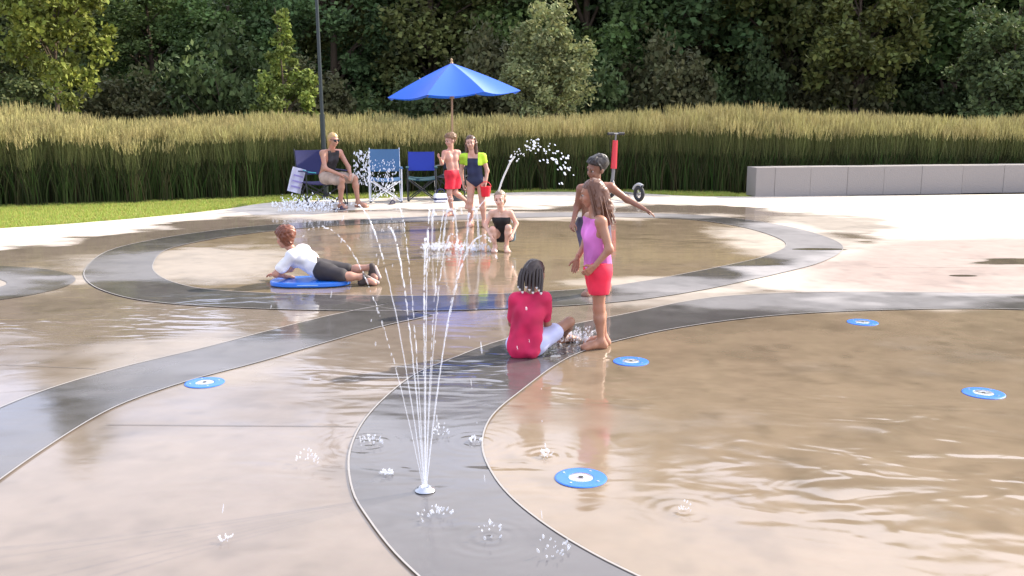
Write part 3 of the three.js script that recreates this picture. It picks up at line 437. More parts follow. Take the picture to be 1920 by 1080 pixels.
function surface(f, lo, hi, cell) {
  const n = [0, 1, 2].map(i => Math.ceil((hi[i] - lo[i]) / cell) + 1), [nx, ny, nz] = n, val = new Float32Array(nx * ny * nz), at = (i, j, k) => (k * ny + j) * nx + i;
  for (let k = 0; k < nz; k++) for (let j = 0; j < ny; j++) for (let i = 0; i < nx;) { const d = f(lo[0] + i * cell, lo[1] + j * cell, lo[2] + k * cell), q = at(i, j, k); val[q] = d; let s = 1; if (d > cell * 4) { s = Math.min(Math.floor(d / cell * 0.5), nx - i); for (let m = 1; m < s; m++) val[q + m] = d; } i += Math.max(1, s); }
  const vid = new Int32Array(nx * ny * nz).fill(-1), pos = [], nor = [];
  for (let k = 0; k < nz - 1; k++) for (let j = 0; j < ny - 1; j++) for (let i = 0; i < nx - 1; i++) {
    let m = 0; const c = []; for (let q = 0; q < 8; q++) { const v = val[at(i + (q & 1), j + (q >> 1 & 1), k + (q >> 2))]; c.push(v); if (v < 0) m |= 1 << q; }
    if (m === 0 || m === 255) continue;
    let sx = 0, sy = 0, sz = 0, cnt = 0;
    for (let q = 0; q < 8; q++) for (const b of [1, 2, 4]) if (!(q & b)) { const a0 = c[q], a1 = c[q | b]; if ((a0 < 0) !== (a1 < 0)) { const t = a0 / (a0 - a1); sx += (q & 1) + (b === 1 ? t : 0); sy += (q >> 1 & 1) + (b === 2 ? t : 0); sz += (q >> 2) + (b === 4 ? t : 0); cnt++; } }
    const x = lo[0] + (i + sx / cnt) * cell, y = lo[1] + (j + sy / cnt) * cell, z = lo[2] + (k + sz / cnt) * cell, e = cell * 0.5;
    vid[at(i, j, k)] = pos.length / 3; pos.push(x, y, z);
    const g = norm([f(x + e, y, z) - f(x - e, y, z), f(x, y + e, z) - f(x, y - e, z), f(x, y, z + e) - f(x, y, z - e)]); nor.push(...g);
  }
  const idx = [];
  for (let k = 1; k < nz - 1; k++) for (let j = 1; j < ny - 1; j++) for (let i = 1; i < nx - 1; i++) {
    const a = val[at(i, j, k)] < 0;
    const quad = (p, q, r, s, flip) => { if (p < 0 || q < 0 || r < 0 || s < 0) return; flip ? idx.push(p, r, q, p, s, r) : idx.push(p, q, r, p, r, s); };
    if (a !== val[at(i + 1, j, k)] < 0) quad(vid[at(i, j - 1, k - 1)], vid[at(i, j, k - 1)], vid[at(i, j, k)], vid[at(i, j - 1, k)], !a);
    if (a !== val[at(i, j + 1, k)] < 0) quad(vid[at(i - 1, j, k - 1)], vid[at(i - 1, j, k)], vid[at(i, j, k)], vid[at(i, j, k - 1)], !a);
    if (a !== val[at(i, j, k + 1)] < 0) quad(vid[at(i - 1, j - 1, k)], vid[at(i, j - 1, k)], vid[at(i, j, k)], vid[at(i - 1, j, k)], !a);
  }
  const g = new THREE.BufferGeometry(); g.setAttribute('position', new THREE.Float32BufferAttribute(pos, 3)); g.setAttribute('normal', new THREE.Float32BufferAttribute(nor, 3)); g.setIndex(idx); return g;
}
function blob(prims, k, cell, clip, wrinkle = 0, freq = 18) {
  const f0 = field(prims, k), f = (x, y, z) => { let d = f0(x, y, z); if (wrinkle && d < 0.05) d += wrinkle * (noise3(x * freq + 5, y * freq * 0.6 + 3, z * freq) - 0.5) * 2; if (clip) d = Math.max(d, clip([x, y, z])); return d; };
  const [lo, hi] = bounds(prims, cell * 2 + k * 0.3 + wrinkle); return surface(f, lo, hi, cell);
}
function headFrame(face, up = [0, 1, 0]) { const f = norm(face), r = norm(cross(f, up)); return [r, norm(cross(r, f)), f]; }
const L3 = (c, F, s, v) => add(add(add(c, F[0], v[0] * s), F[1], v[1] * s), F[2], v[2] * s);
function headPrims(c, F, s) {
  const q = v => L3(c, F, s, v), e = (v, r) => ell(q(v), r.map(x => x * s), F);
  return [e([0, 0.025, -0.012], [0.074, 0.088, 0.092]), e([0, -0.035, 0.022], [0.056, 0.07, 0.064]), e([0, -0.078, 0.05], [0.03, 0.026, 0.026]), cap(q([0, 0.012, 0.082]), 0.008 * s, q([0, -0.022, 0.098]), 0.0135 * s), e([0.03, -0.03, 0.058], [0.026, 0.024, 0.024]), e([-0.03, -0.03, 0.058], [0.026, 0.024, 0.024]), cap(q([-0.035, 0.026, 0.073]), 0.011 * s, q([0.035, 0.026, 0.073]), 0.011 * s), cap(q([-0.017, -0.052, 0.079]), 0.0075 * s, q([0.017, -0.052, 0.079]), 0.0075 * s), e([0.077, -0.008, -0.008], [0.011, 0.03, 0.02]), e([-0.077, -0.008, -0.008], [0.011, 0.03, 0.02])];
}
function handPrims(wr, dir, palm, s, curl = 0.35, flip = 1) {
  const d = norm(dir), n0 = norm(palm), t = norm(cross(d, n0)), n = norm(cross(t, d)), P = [], at = (a, b, c) => add(add(add(wr, d, a * s), t, b * s * flip), n, c * s);
  P.push(cap(at(0.01, -0.014, 0), 0.017 * s, at(0.078, -0.026, 0), 0.0135 * s), cap(at(0.01, 0.012, 0), 0.017 * s, at(0.075, 0.026, 0), 0.0125 * s), cap(at(0.02, 0, 0), 0.016 * s, at(0.082, 0, 0), 0.0135 * s));
  [[-0.03, 0.071, 1], [-0.01, 0.08, 1.08], [0.01, 0.074, 1], [0.029, 0.058, 0.85]].forEach(([o, len, r], i) => {
    let p = at(0.08 - Math.abs(o) * 0.12, o, 0), a = curl * (0.5 + 0.12 * i), spread = o * 2.2; const R = [0.0092, 0.0085, 0.0072, 0.006];
    for (let k = 0; k < 3; k++) { const l = len * [0.45, 0.32, 0.25][k], v = norm(add(add([d[0] * Math.cos(a), d[1] * Math.cos(a), d[2] * Math.cos(a)], n, Math.sin(a)), t, spread * flip * (k ? 0 : 1))), q = add(p, v, l * s); P.push(cap(p, R[k] * s * r, q, R[k + 1] * s * r)); p = q; a += curl * 1.1; }
  });
  const b = at(0.022, -0.026, 0.004), m = at(0.052, -0.056, 0.014), e = at(0.083, -0.066, 0.022); P.push(cap(b, 0.0125 * s, m, 0.0105 * s), cap(m, 0.0105 * s, e, 0.0075 * s));
  return P;
}
function footPrims(an, toe, k) { const d = norm(sub(toe, an)), heel = add(an, [d[0], 0, d[2]], -0.035 * k), lat = norm(cross(d, [0, 1, 0])), y = 0.03 * k, H = [heel[0], Math.max(y, toe[1] + y * 0.0) , heel[2]]; const P = [cap(an, 0.036 * k, H, 0.034 * k), cap(an, 0.036 * k, mix3(an, toe, 0.6), 0.03 * k), cap(H, 0.03 * k, toe, 0.022 * k)]; for (let i = -2; i <= 2; i++) { const o = add(toe, lat, i * 0.0165 * k), b = add(mix3(an, toe, 0.55), lat, i * 0.012 * k); P.push(cap([b[0], Math.min(b[1], toe[1] + 0.025 * k), b[2]], 0.022 * k, o, 0.016 * k), cap(o, 0.013 * k, add(o, d, 0.022 * k), 0.011 * k)); } return P; }
function torsoPrims(J, k, g = 0, fat = 1) {
  const s = norm(sub(J.shB, J.shA)), w = 0.056 * k, pa = add(J.pel, s, -w), pb = add(J.pel, s, w), ca = add(J.chest, s, -w * 1.15), cb = add(J.chest, s, w * 1.15), wa = add(mix3(J.pel, J.chest, 0.5), s, -w * 0.85), wb = add(mix3(J.pel, J.chest, 0.5), s, w * 0.85), R = (x) => x * k * fat + g;
  return [cap(pa, R(0.086), wa, R(0.078)), cap(pb, R(0.086), wb, R(0.078)), cap(wa, R(0.078), ca, R(0.088)), cap(wb, R(0.078), cb, R(0.088)), cap(ca, R(0.088), mix3(J.shA, J.shB, 0.22), R(0.062)), cap(cb, R(0.088), mix3(J.shB, J.shA, 0.22), R(0.062)), cap(J.shA, R(0.05), J.shB, R(0.05)), cap(J.hipA, R(0.088), J.hipB, R(0.088))];
}
const part2 = (a, ra, b, rb, t) => cap(a, ra, mix3(a, b, t), lerp(ra, rb, t));
function armCaps(J, S, k, g, t) { const u = [cap(J['sh' + S], 0.05 * k + g, J['el' + S], 0.037 * k + g), cap(J['el' + S], 0.038 * k + g, J['wr' + S], 0.025 * k + g)]; return t === undefined ? u : t <= 1 ? [part2(J['sh' + S], 0.05 * k + g, J['el' + S], 0.04 * k + g * 1.2, t)] : [u[0], part2(J['el' + S], 0.038 * k + g, J['wr' + S], 0.026 * k + g, t - 1)]; }
function legCaps(J, S, k, g, t) { if (t === undefined) { const kn = J['kn' + S], an = J['an' + S], calf = mix3(kn, an, 0.3); return [cap(J['hip' + S], 0.086 * k + g, kn, 0.054 * k + g), cap(kn, 0.053 * k + g, calf, 0.055 * k + g), cap(calf, 0.055 * k + g, an, 0.032 * k + g)]; } return t <= 1 ? [part2(J['hip' + S], 0.09 * k + g, J['kn' + S], 0.062 * k + g * 1.25, t)] : [part2(J['hip' + S], 0.09 * k + g, J['kn' + S], 0.06 * k + g, 1), part2(J['kn' + S], 0.06 * k + g, J['an' + S], 0.05 * k + g, t - 1)]; }
const mergeBlobs = gs => mergeGeometries(gs);
const skinMat = c => new THREE.MeshPhysicalMaterial({ color: lin(...c), roughness: 0.42, sheen: 0.15, sheenRoughness: 0.5, specularIntensity: 0.8 });
function fabric(c, rough = 0.75) { return new THREE.MeshPhysicalMaterial({ color: lin(...c), roughness: rough, sheen: 0.3, sheenRoughness: 0.6, sheenColor: lin(...c.map(x => Math.min(1, x * 1.3))) }); }
function person({ label, x, d, J, k, hs, skin, eyes = true, group }) {
  const t = thing('person', label, 'person', [x, 0, -d], 0, group), F = headFrame(J.face, J.up || [0, 1, 0]), m = skinMat(skin);
  const body = [...torsoPrims(J, k), cap(J.neck, 0.05 * k + 0.004, add(J.head, F[1], -0.05 * hs), 0.045 * k + 0.006)];
  for (const S of ['A', 'B']) body.push(...armCaps(J, S, k, 0), ...legCaps(J, S, k, 0), ...footPrims(J['an' + S], J['toe' + S], k));
  const gs = [blob(body, 0.035 * k, 0.011), blob([...headPrims(J.head, F, hs), cap(J.neck, 0.046 * k, add(J.head, F[1], -0.05 * hs), 0.043 * k)], 0.016 * hs, 0.0048)];
  for (const S of ['A', 'B']) { const wr = J['wr' + S], hd = J['hd' + S] || norm(sub(wr, J['el' + S])); gs.push(blob([...handPrims(wr, hd, J['pl' + S] || [0, 0, 1], k * 0.98, J['cu' + S] || 0.35, S === 'A' ? 1 : -1), cap(wr, 0.024 * k, add(wr, hd, -0.03 * k), 0.025 * k)], 0.007 * k, 0.0036)); }
  m.vertexColors = true; part('body', mottle(mergeBlobs(gs), 11, 0.14, 0.22), m, t);
  if (eyes) for (const s of [-1, 1]) {
    const e = part('eye', new THREE.SphereGeometry(0.0115 * hs, 12, 10), mat(0.42, 0.38, 0.34, 0.5), t); e.position.set(...L3(J.head, F, hs, [s * 0.03, 0.004, 0.0705]));
    const p = part('iris', new THREE.SphereGeometry(0.0088 * hs, 10, 8), mat(0.04, 0.025, 0.015, 0.2), e); p.position.set(F[2][0] * 0.0072 * hs, F[2][1] * 0.0072 * hs, F[2][2] * 0.0072 * hs);
    part('eyebrow', blob([cap(L3(J.head, F, hs, [s * 0.017, 0.03, 0.085]), 0.0045 * hs, L3(J.head, F, hs, [s * 0.046, 0.031, 0.071]), 0.003 * hs)], 0.003, 0.003), J.browMat || mat(0.05, 0.03, 0.02, 0.8), t);
  }
  part('lips', blob([cap(L3(J.head, F, hs, [-0.018, -0.052, 0.081]), 0.007 * hs, L3(J.head, F, hs, [0, -0.053, 0.086]), 0.0085 * hs), cap(L3(J.head, F, hs, [0, -0.053, 0.086]), 0.0085 * hs, L3(J.head, F, hs, [0.018, -0.052, 0.081]), 0.007 * hs)], 0.004, 0.003), skinMat([skin[0] * 0.8, skin[1] * 0.5, skin[2] * 0.5]), t);
  return { t, F };
}
function hair(P, J, hs, color, extra = [], o = {}) {
  const F = P.F, c = J.head, q = v => L3(c, F, hs, v), cells = o.cell || 0.005;
  const prims = [ell(q([0, 0.034, -0.02]), [0.084 * hs, 0.092 * hs, 0.097 * hs], F), ...(o.back === 0 ? [] : [ell(q([0, -0.02, -0.05]), [0.07 * hs, 0.085 * hs, 0.062 * hs], F)]), ...extra.map(e => e(q))];
  const line = o.line || 0.045, clip = p => { const v = sub(p, c), f = dot(v, F[2]) / hs, u = dot(v, F[1]) / hs; return Math.min(f - (0.012 + Math.max(0, u - line) * 2.6), 0.2) * hs * 0.8; };
  const strands = []; if (o.strands) { const r = rng(o.strands); for (let i = 0; i < 46; i++) { const a = (r() - 0.5) * 3.6, s = Math.sin(a), b = -Math.cos(a), l = o.length * (0.7 + 0.4 * r()); strands.push(new THREE.TubeGeometry(new THREE.CatmullRomCurve3([[s * 0.075, 0.075, b * 0.085], [s * 0.092, 0.0, b * 0.098 - 0.012], [s * (0.088 + 0.02 * r()), -l * 0.5, b * 0.1 - 0.02], [s * (0.07 + 0.05 * r()), -l, b * (0.07 + 0.06 * r()) - 0.02]].map(v => V(...q(v)))), 12, 0.0045 * (0.6 + 0.7 * r()), 5, false)); } }
  return part('hair', ((g) => strands.length ? flat([g, ...strands]) : g)(blob(prims, 0.02 * hs, cells, o.noclip ? null : (p => { const v = sub(p, c), u = dot(v, F[1]) / hs; return u < -0.09 ? -1 : clip(p); }), o.fluff || 0.0065, 70)), new THREE.MeshPhysicalMaterial({ color: lin(...color), roughness: 0.38, sheen: 0.2 }), P.t);
}
const hcap = (a, ra, b, rb) => q => cap(q(a), ra, q(b), rb);
function mottle(g, f, amount, redden = 0) { const p = g.attributes.position, c = new Float32Array(p.count * 3); for (let i = 0; i < p.count; i++) { const x = p.getX(i), y = p.getY(i), z = p.getZ(i), n = (noise3(x * f + 3, y * f, z * f + 9) - 0.5) * 2 + (noise3(x * f * 3.3, y * f * 3.3 + 5, z * f * 3.3) - 0.5), v = 1 + n * amount; c[i * 3] = v; c[i * 3 + 1] = v * (1 - redden * Math.max(0, n)); c[i * 3 + 2] = v * (1 - redden * Math.max(0, n)); } g.setAttribute('color', new THREE.BufferAttribute(c, 3)); return g; }
const cl = (P, name, prims, color, clip, w = 0.0035, kk = 0.03, rough) => { const m = fabric(color, rough); m.vertexColors = true; return part(name, mottle(blob(prims, kk, 0.0085, clip, w * 2.1, 17), 7, 0.5), m, P.t); };
const below = y => p => p[1] - y, above = y => p => y - p[1];

// girl in pink top, standing with her side to the camera
{
  const k = 0.74, hs = 0.86, J = { pel: [-0.03, 0.6, 0], chest: [-0.05, 0.83, 0], neck: [-0.055, 0.965, -0.005], head: [-0.075, 1.105, -0.01], face: [-0.93, -0.2, -0.2],
    shA: [-0.02, 0.922, 0.118], elA: [0.035, 0.735, 0.165], wrA: [-0.065, 0.615, 0.15], hdA: [-0.72, -0.66, -0.1], plA: [0, 0.3, -1], shB: [-0.085, 0.925, -0.125], elB: [-0.10, 0.745, -0.17], wrB: [-0.165, 0.625, -0.13], hdB: [-0.2, -1, 0.05], plB: [-0.2, 0, 1],
    hipA: [-0.025, 0.57, 0.06], knA: [-0.02, 0.295, 0.055], anA: [0.0, 0.052, 0.055], toeA: [-0.115, 0.018, 0.085], hipB: [-0.035, 0.57, -0.06], knB: [-0.01, 0.295, -0.05], anB: [0.03, 0.052, -0.055], toeB: [-0.085, 0.018, -0.085] };
  const P = person({ label: 'girl in a pink top and red shorts standing with wet brown hair', x: 0.64, d: 6.76, J, k, hs, skin: [0.37, 0.18, 0.108] });
  cl(P, 'top', [...torsoPrims(J, k, 0.009), cap([-0.03, 0.57, 0.05], 0.085, [-0.05, 0.8, 0.04], 0.08), cap([-0.03, 0.57, -0.05], 0.085, [-0.05, 0.8, -0.04], 0.08)], [0.60, 0.16, 0.46], p => Math.max(0.545 - p[1] + 0.02 * Math.sin(p[2] * 30 + p[0] * 22), p[1] - 0.935 - Math.abs(p[2]) * 0.05, Math.abs(p[2]) - 0.115), 0.006);
  cl(P, 'shorts', [cap(J.hipA, 0.085, J.hipB, 0.085), ...legCaps(J, 'A', k, 0.018, 0.72), ...legCaps(J, 'B', k, 0.018, 0.72), cap([-0.03, 0.62, 0.04], 0.075, [-0.03, 0.62, -0.04], 0.075)], [0.68, 0.018, 0.052], p => Math.max(0.40 - p[1], p[1] - 0.63), 0.006);
  hair(P, J, hs, [0.13, 0.055, 0.028], [hcap([0, 0, -0.07], 0.055, [0.01, -0.14, -0.09], 0.05), hcap([0.01, -0.14, -0.09], 0.05, [0.02, -0.25, -0.075], 0.03), hcap([-0.05, -0.02, -0.04], 0.035, [-0.075, -0.17, -0.03], 0.024), hcap([0.05, -0.02, -0.04], 0.035, [0.06, -0.17, -0.05], 0.024)], { strands: 61, length: 0.26 });
}
// girl in red shirt seated with her back to the camera
{
  const k = 0.66, hs = 0.88, J = { pel: [0, 0.075, 0.02], chest: [0.025, 0.325, 0.0], neck: [0.045, 0.455, -0.02], head: [0.062, 0.565, -0.045], face: [0.25, -0.35, -0.9],
    shA: [-0.06, 0.405, -0.01], elA: [-0.09, 0.22, -0.07], wrA: [-0.02, 0.11, -0.19], hdA: [0.2, -0.5, -0.8], plA: [0, -1, 0.2], shB: [0.135, 0.405, -0.01], elB: [0.158, 0.215, -0.06], wrB: [0.15, 0.115, -0.14], hdB: [0.3, -0.4, -0.85], plB: [0, -1, 0],
    hipA: [-0.045, 0.085, -0.01], knA: [0.0, 0.14, -0.30], anA: [0.06, 0.05, -0.5], toeA: [0.1, 0.03, -0.6], hipB: [0.07, 0.085, 0.0], knB: [0.315, 0.215, -0.13], anB: [0.28, 0.05, -0.36], toeB: [0.39, 0.022, -0.42] };
  const P = person({ label: 'girl in a red shirt sitting on the wet floor with her back turned', x: 0.09, d: 6.49, J, k, hs, skin: [0.30, 0.15, 0.09] });
  cl(P, 'shirt', [...torsoPrims(J, k, 0.014), cap([-0.045, 0.06, 0.03], 0.08, [0.0, 0.3, 0.015], 0.07), cap([0.04, 0.06, 0.03], 0.08, [0.05, 0.3, 0.015], 0.07), ...armCaps(J, 'A', k, 0.015, 0.75), ...armCaps(J, 'B', k, 0.015, 0.75)], [0.56, 0.012, 0.075], p => Math.max(0.004 - p[1], p[1] - 0.455), 0.008);
  cl(P, 'shorts', [cap(J.hipA, 0.088, J.hipB, 0.088), ...legCaps(J, 'A', k, 0.012, 0.6), ...legCaps(J, 'B', k, 0.016, 0.55)], [0.5, 0.52, 0.7], p => 0.006 - p[1], 0.004);
  const h = hair(P, J, hs, [0.035, 0.02, 0.014], [], { noclip: true, line: 0.1 });
  const beads = mat(0.75, 0.72, 0.7, 0.3), strand = new THREE.MeshPhysicalMaterial({ color: lin(0.03, 0.017, 0.012), roughness: 0.4 });
  for (let i = 0; i < 9; i++) { const a = -1.15 + i * 0.29, sx = Math.sin(a), q = v => L3(J.head, P.F, hs, v), pts = [[sx * 0.085, 0.03, -0.07 - Math.cos(a) * 0.03], [sx * 0.1, -0.04, -0.085 - Math.cos(a) * 0.035], [sx * 0.1, -0.11 - 0.02 * (i % 3), -0.085 - Math.cos(a) * 0.02]].map(v => V(...q(v))); part('braid', pipe(pts, 0.0105, 10, 7), strand, h); part('bead', new THREE.SphereGeometry(0.011, 10, 8).scale(0.8, 1.5, 0.8).translate(pts[2].x, pts[2].y, pts[2].z), beads, h); }
}
// boy leaning into the water
{
  const k = 0.78, hs = 0.9, J = { pel: [-0.03, 0.66, -0.03], chest: [-0.02, 0.90, 0.04], neck: [-0.015, 1.05, 0.1], head: [-0.02, 1.175, 0.17], face: [-0.78, -0.28, 0.5], up: [0.12, 1, 0.2],
    shA: [-0.145, 0.985, 0.07], elA: [-0.175, 0.815, 0.0], wrA: [-0.215, 0.69, 0.09], plA: [0.4, -0.3, 1], cuA: 0.5, shB: [0.125, 1.0, 0.05], elB: [0.28, 0.885, 0.0], wrB: [0.43, 0.805, 0.08], plB: [0, -1, 0.3], cuB: 0.2,
    hipA: [-0.095, 0.64, -0.02], knA: [-0.06, 0.36, 0.08], anA: [-0.02, 0.062, -0.01], toeA: [-0.09, 0.02, 0.11], hipB: [0.04, 0.64, -0.02], knB: [0.09, 0.36, 0.05], anB: [0.13, 0.062, -0.08], toeB: [0.09, 0.02, 0.05] };
  const P = person({ label: 'bare-chested boy leaning into the water spray with his arms spread', x: 0.77, d: 8.78, J, k, hs, skin: [0.25, 0.12, 0.075] });
  cl(P, 'shorts', [cap(J.hipA, 0.09, J.hipB, 0.09), cap(add(J.hipA, [0, 0.06, 0]), 0.08, add(J.hipB, [0, 0.06, 0]), 0.08), ...legCaps(J, 'A', k, 0.018, 0.75), ...legCaps(J, 'B', k, 0.018, 0.75)], [0.075, 0.062, 0.10], p => Math.max(0.42 - p[1], p[1] - 0.72), 0.006);
  hair(P, J, hs, [0.02, 0.014, 0.01], [hcap([0, 0.055, 0.01], 0.075, [0, 0.05, -0.05], 0.082)], { back: 0, line: 0.05, fluff: 0.01 });
}
// girl in the dark swimsuit
{
  const k = 0.80, hs = 0.9, J = { pel: [-0.02, 0.68, 0], chest: [-0.05, 0.94, 0.0], neck: [-0.075, 1.075, 0], head: [-0.09, 1.225, 0.01], face: [-0.1, -0.06, 1], up: [-0.06, 1, 0],
    shA: [-0.205, 1.02, -0.01], elA: [-0.235, 0.81, -0.05], wrA: [-0.205, 0.63, -0.02], plA: [1, 0, 0.3], shB: [0.085, 1.03, -0.01], elB: [0.145, 0.82, -0.02], wrB: [0.125, 0.64, 0.05], plB: [-1, 0, 0.2], cuB: 0.9,
    hipA: [-0.085, 0.66, 0], knA: [-0.105, 0.375, 0.02], anA: [-0.09, 0.066, -0.02], toeA: [-0.12, 0.02, 0.09], hipB: [0.05, 0.66, 0], knB: [0.075, 0.365, 0.03], anB: [0.1, 0.066, 0.0], toeB: [0.125, 0.02, 0.115] };
  const P = person({ label: 'girl in a navy swimsuit with lime green shoulders standing in the spray', x: -0.51, d: 14.1, J, k, hs, skin: [0.52, 0.29, 0.21] });
  cl(P, 'swimsuit', [...torsoPrims(J, k, 0.005), cap(J.hipA, 0.074, J.hipB, 0.074), cap(J.pel, 0.06, [-0.015, 0.585, 0], 0.05)], [0.012, 0.016, 0.05], p => Math.max(p[1] - 1.005, 0.585 + Math.abs(p[0] + 0.017) * 0.75 - p[1], Math.abs(p[0] + 0.055) - 0.145), 0.002);
  for (const [S, sg] of [['A', -1], ['B', 1]]) cl(P, 'shoulder_panel', [...torsoPrims(J, k, 0.007), ...armCaps(J, S, k, 0.009, 0.35)], [0.42, 0.62, 0.03], p => Math.max(0.90 - p[1], p[1] - 1.085, 0.072 - (p[0] + 0.06) * sg), 0.002);
  hair(P, J, hs, [0.085, 0.04, 0.022], [hcap([0, -0.03, -0.06], 0.06, [0, -0.2, -0.06], 0.045), hcap([-0.065, 0, -0.03], 0.034, [-0.08, -0.17, -0.005], 0.022), hcap([0.065, 0, -0.03], 0.034, [0.08, -0.17, -0.005], 0.022)], { strands: 62, length: 0.22 });
  const b = thing('toy_pail', 'small red pail held by the girl in the navy swimsuit', 'pail', [-0.385, 0.49, -14.03]);
  part('bucket', new THREE.LatheGeometry([[0.001, 0.0], [0.058, 0.0], [0.062, 0.01], [0.078, 0.14], [0.083, 0.146], [0.078, 0.15], [0.072, 0.142], [0.056, 0.012], [0.001, 0.01]].map(p => new THREE.Vector2(...p)), 28).translate(0, -0.04, 0), mat(0.72, 0.012, 0.03, 0.4), b);
  part('handle', new THREE.TorusGeometry(0.078, 0.005, 6, 20, Math.PI).translate(0, 0.1, 0), mat(0.75, 0.02, 0.04, 0.4), b);
}
// boy in red trunks, one foot kicked back
{
  const k = 0.78, hs = 0.88, J = { pel: [0.03, 0.69, 0], chest: [-0.01, 0.94, 0.0], neck: [-0.02, 1.08, 0.01], head: [-0.02, 1.215, 0.03], face: [-0.75, -0.2, 0.6],
    shA: [-0.11, 1.02, 0.07], elA: [-0.15, 0.86, 0.14], wrA: [-0.165, 0.93, 0.26], hdA: [-0.35, 0.6, 0.6], plA: [0.7, 0.2, -0.4], shB: [0.1, 1.02, -0.07], elB: [0.17, 0.82, -0.08], wrB: [0.135, 0.64, -0.02], plB: [-1, 0, 0.1],
    hipA: [-0.02, 0.67, 0.045], knA: [-0.04, 0.375, 0.07], anA: [-0.0, 0.064, 0.02], toeA: [-0.09, 0.02, 0.1], hipB: [0.08, 0.67, -0.045], knB: [0.045, 0.385, 0.0], anB: [0.24, 0.215, -0.18], toeB: [0.32, 0.12, -0.21] };
  const P = person({ label: 'bare-chested boy in red swimming trunks with one foot lifted behind him', x: -0.97, d: 15.56, J, k, hs, skin: [0.5, 0.27, 0.2] });
  cl(P, 'swim_trunks', [cap(J.hipA, 0.088, J.hipB, 0.088), cap(add(J.hipA, [0, 0.05, 0]), 0.08, add(J.hipB, [0, 0.05, 0]), 0.08), ...legCaps(J, 'A', k, 0.02, 0.8), ...legCaps(J, 'B', k, 0.02, 0.8)], [0.66, 0.015, 0.035], p => Math.max(0.445 - p[1], p[1] - 0.745), 0.006);
  hair(P, J, hs, [0.15, 0.075, 0.028], [hcap([0, 0.055, 0.01], 0.078, [0, 0.05, -0.05], 0.084)], { back: 0, line: 0.045, fluff: 0.01 });
}
// child crouching in the spray
{
  const k = 0.66, hs = 0.86, J = { pel: [0.03, 0.17, -0.1], chest: [0.0, 0.39, 0.0], neck: [-0.01, 0.51, 0.03], head: [-0.015, 0.635, 0.06], face: [-0.25, -0.12, 1], up: [-0.1, 1, 0],
    shA: [-0.12, 0.465, 0.01], elA: [-0.19, 0.31, 0.02], wrA: [-0.13, 0.20, 0.13], plA: [0.6, 0, -0.6], shB: [0.11, 0.465, 0.01], elB: [0.185, 0.33, -0.02], wrB: [0.14, 0.22, 0.1], plB: [-0.6, 0, -0.6],
    hipA: [-0.04, 0.165, -0.09], knA: [-0.105, 0.275, 0.1], anA: [-0.075, 0.055, 0.05], toeA: [-0.085, 0.018, 0.17], hipB: [0.09, 0.165, -0.09], knB: [0.085, 0.3, 0.12], anB: [0.06, 0.055, 0.06], toeB: [0.075, 0.018, 0.17] };
  const P = person({ label: 'small fair child in a black swimsuit crouching among the water jets', x: -0.13, d: 11.62, J, k, hs, skin: [0.62, 0.38, 0.28] });
  cl(P, 'swimsuit', [...torsoPrims(J, k, 0.006), cap(J.hipA, 0.065, J.hipB, 0.065)], [0.012, 0.011, 0.012], p => Math.max(p[1] - 0.415, Math.abs(p[0]) - 0.12), 0.002);
  cl(P, 'side_panel', [cap([0.125, 0.15, -0.09], 0.05, [0.14, 0.24, -0.06], 0.045)], [0.12, 0.17, 0.19], null, 0.003);
  hair(P, J, hs, [0.24, 0.17, 0.11], [], { line: 0.06 });
}
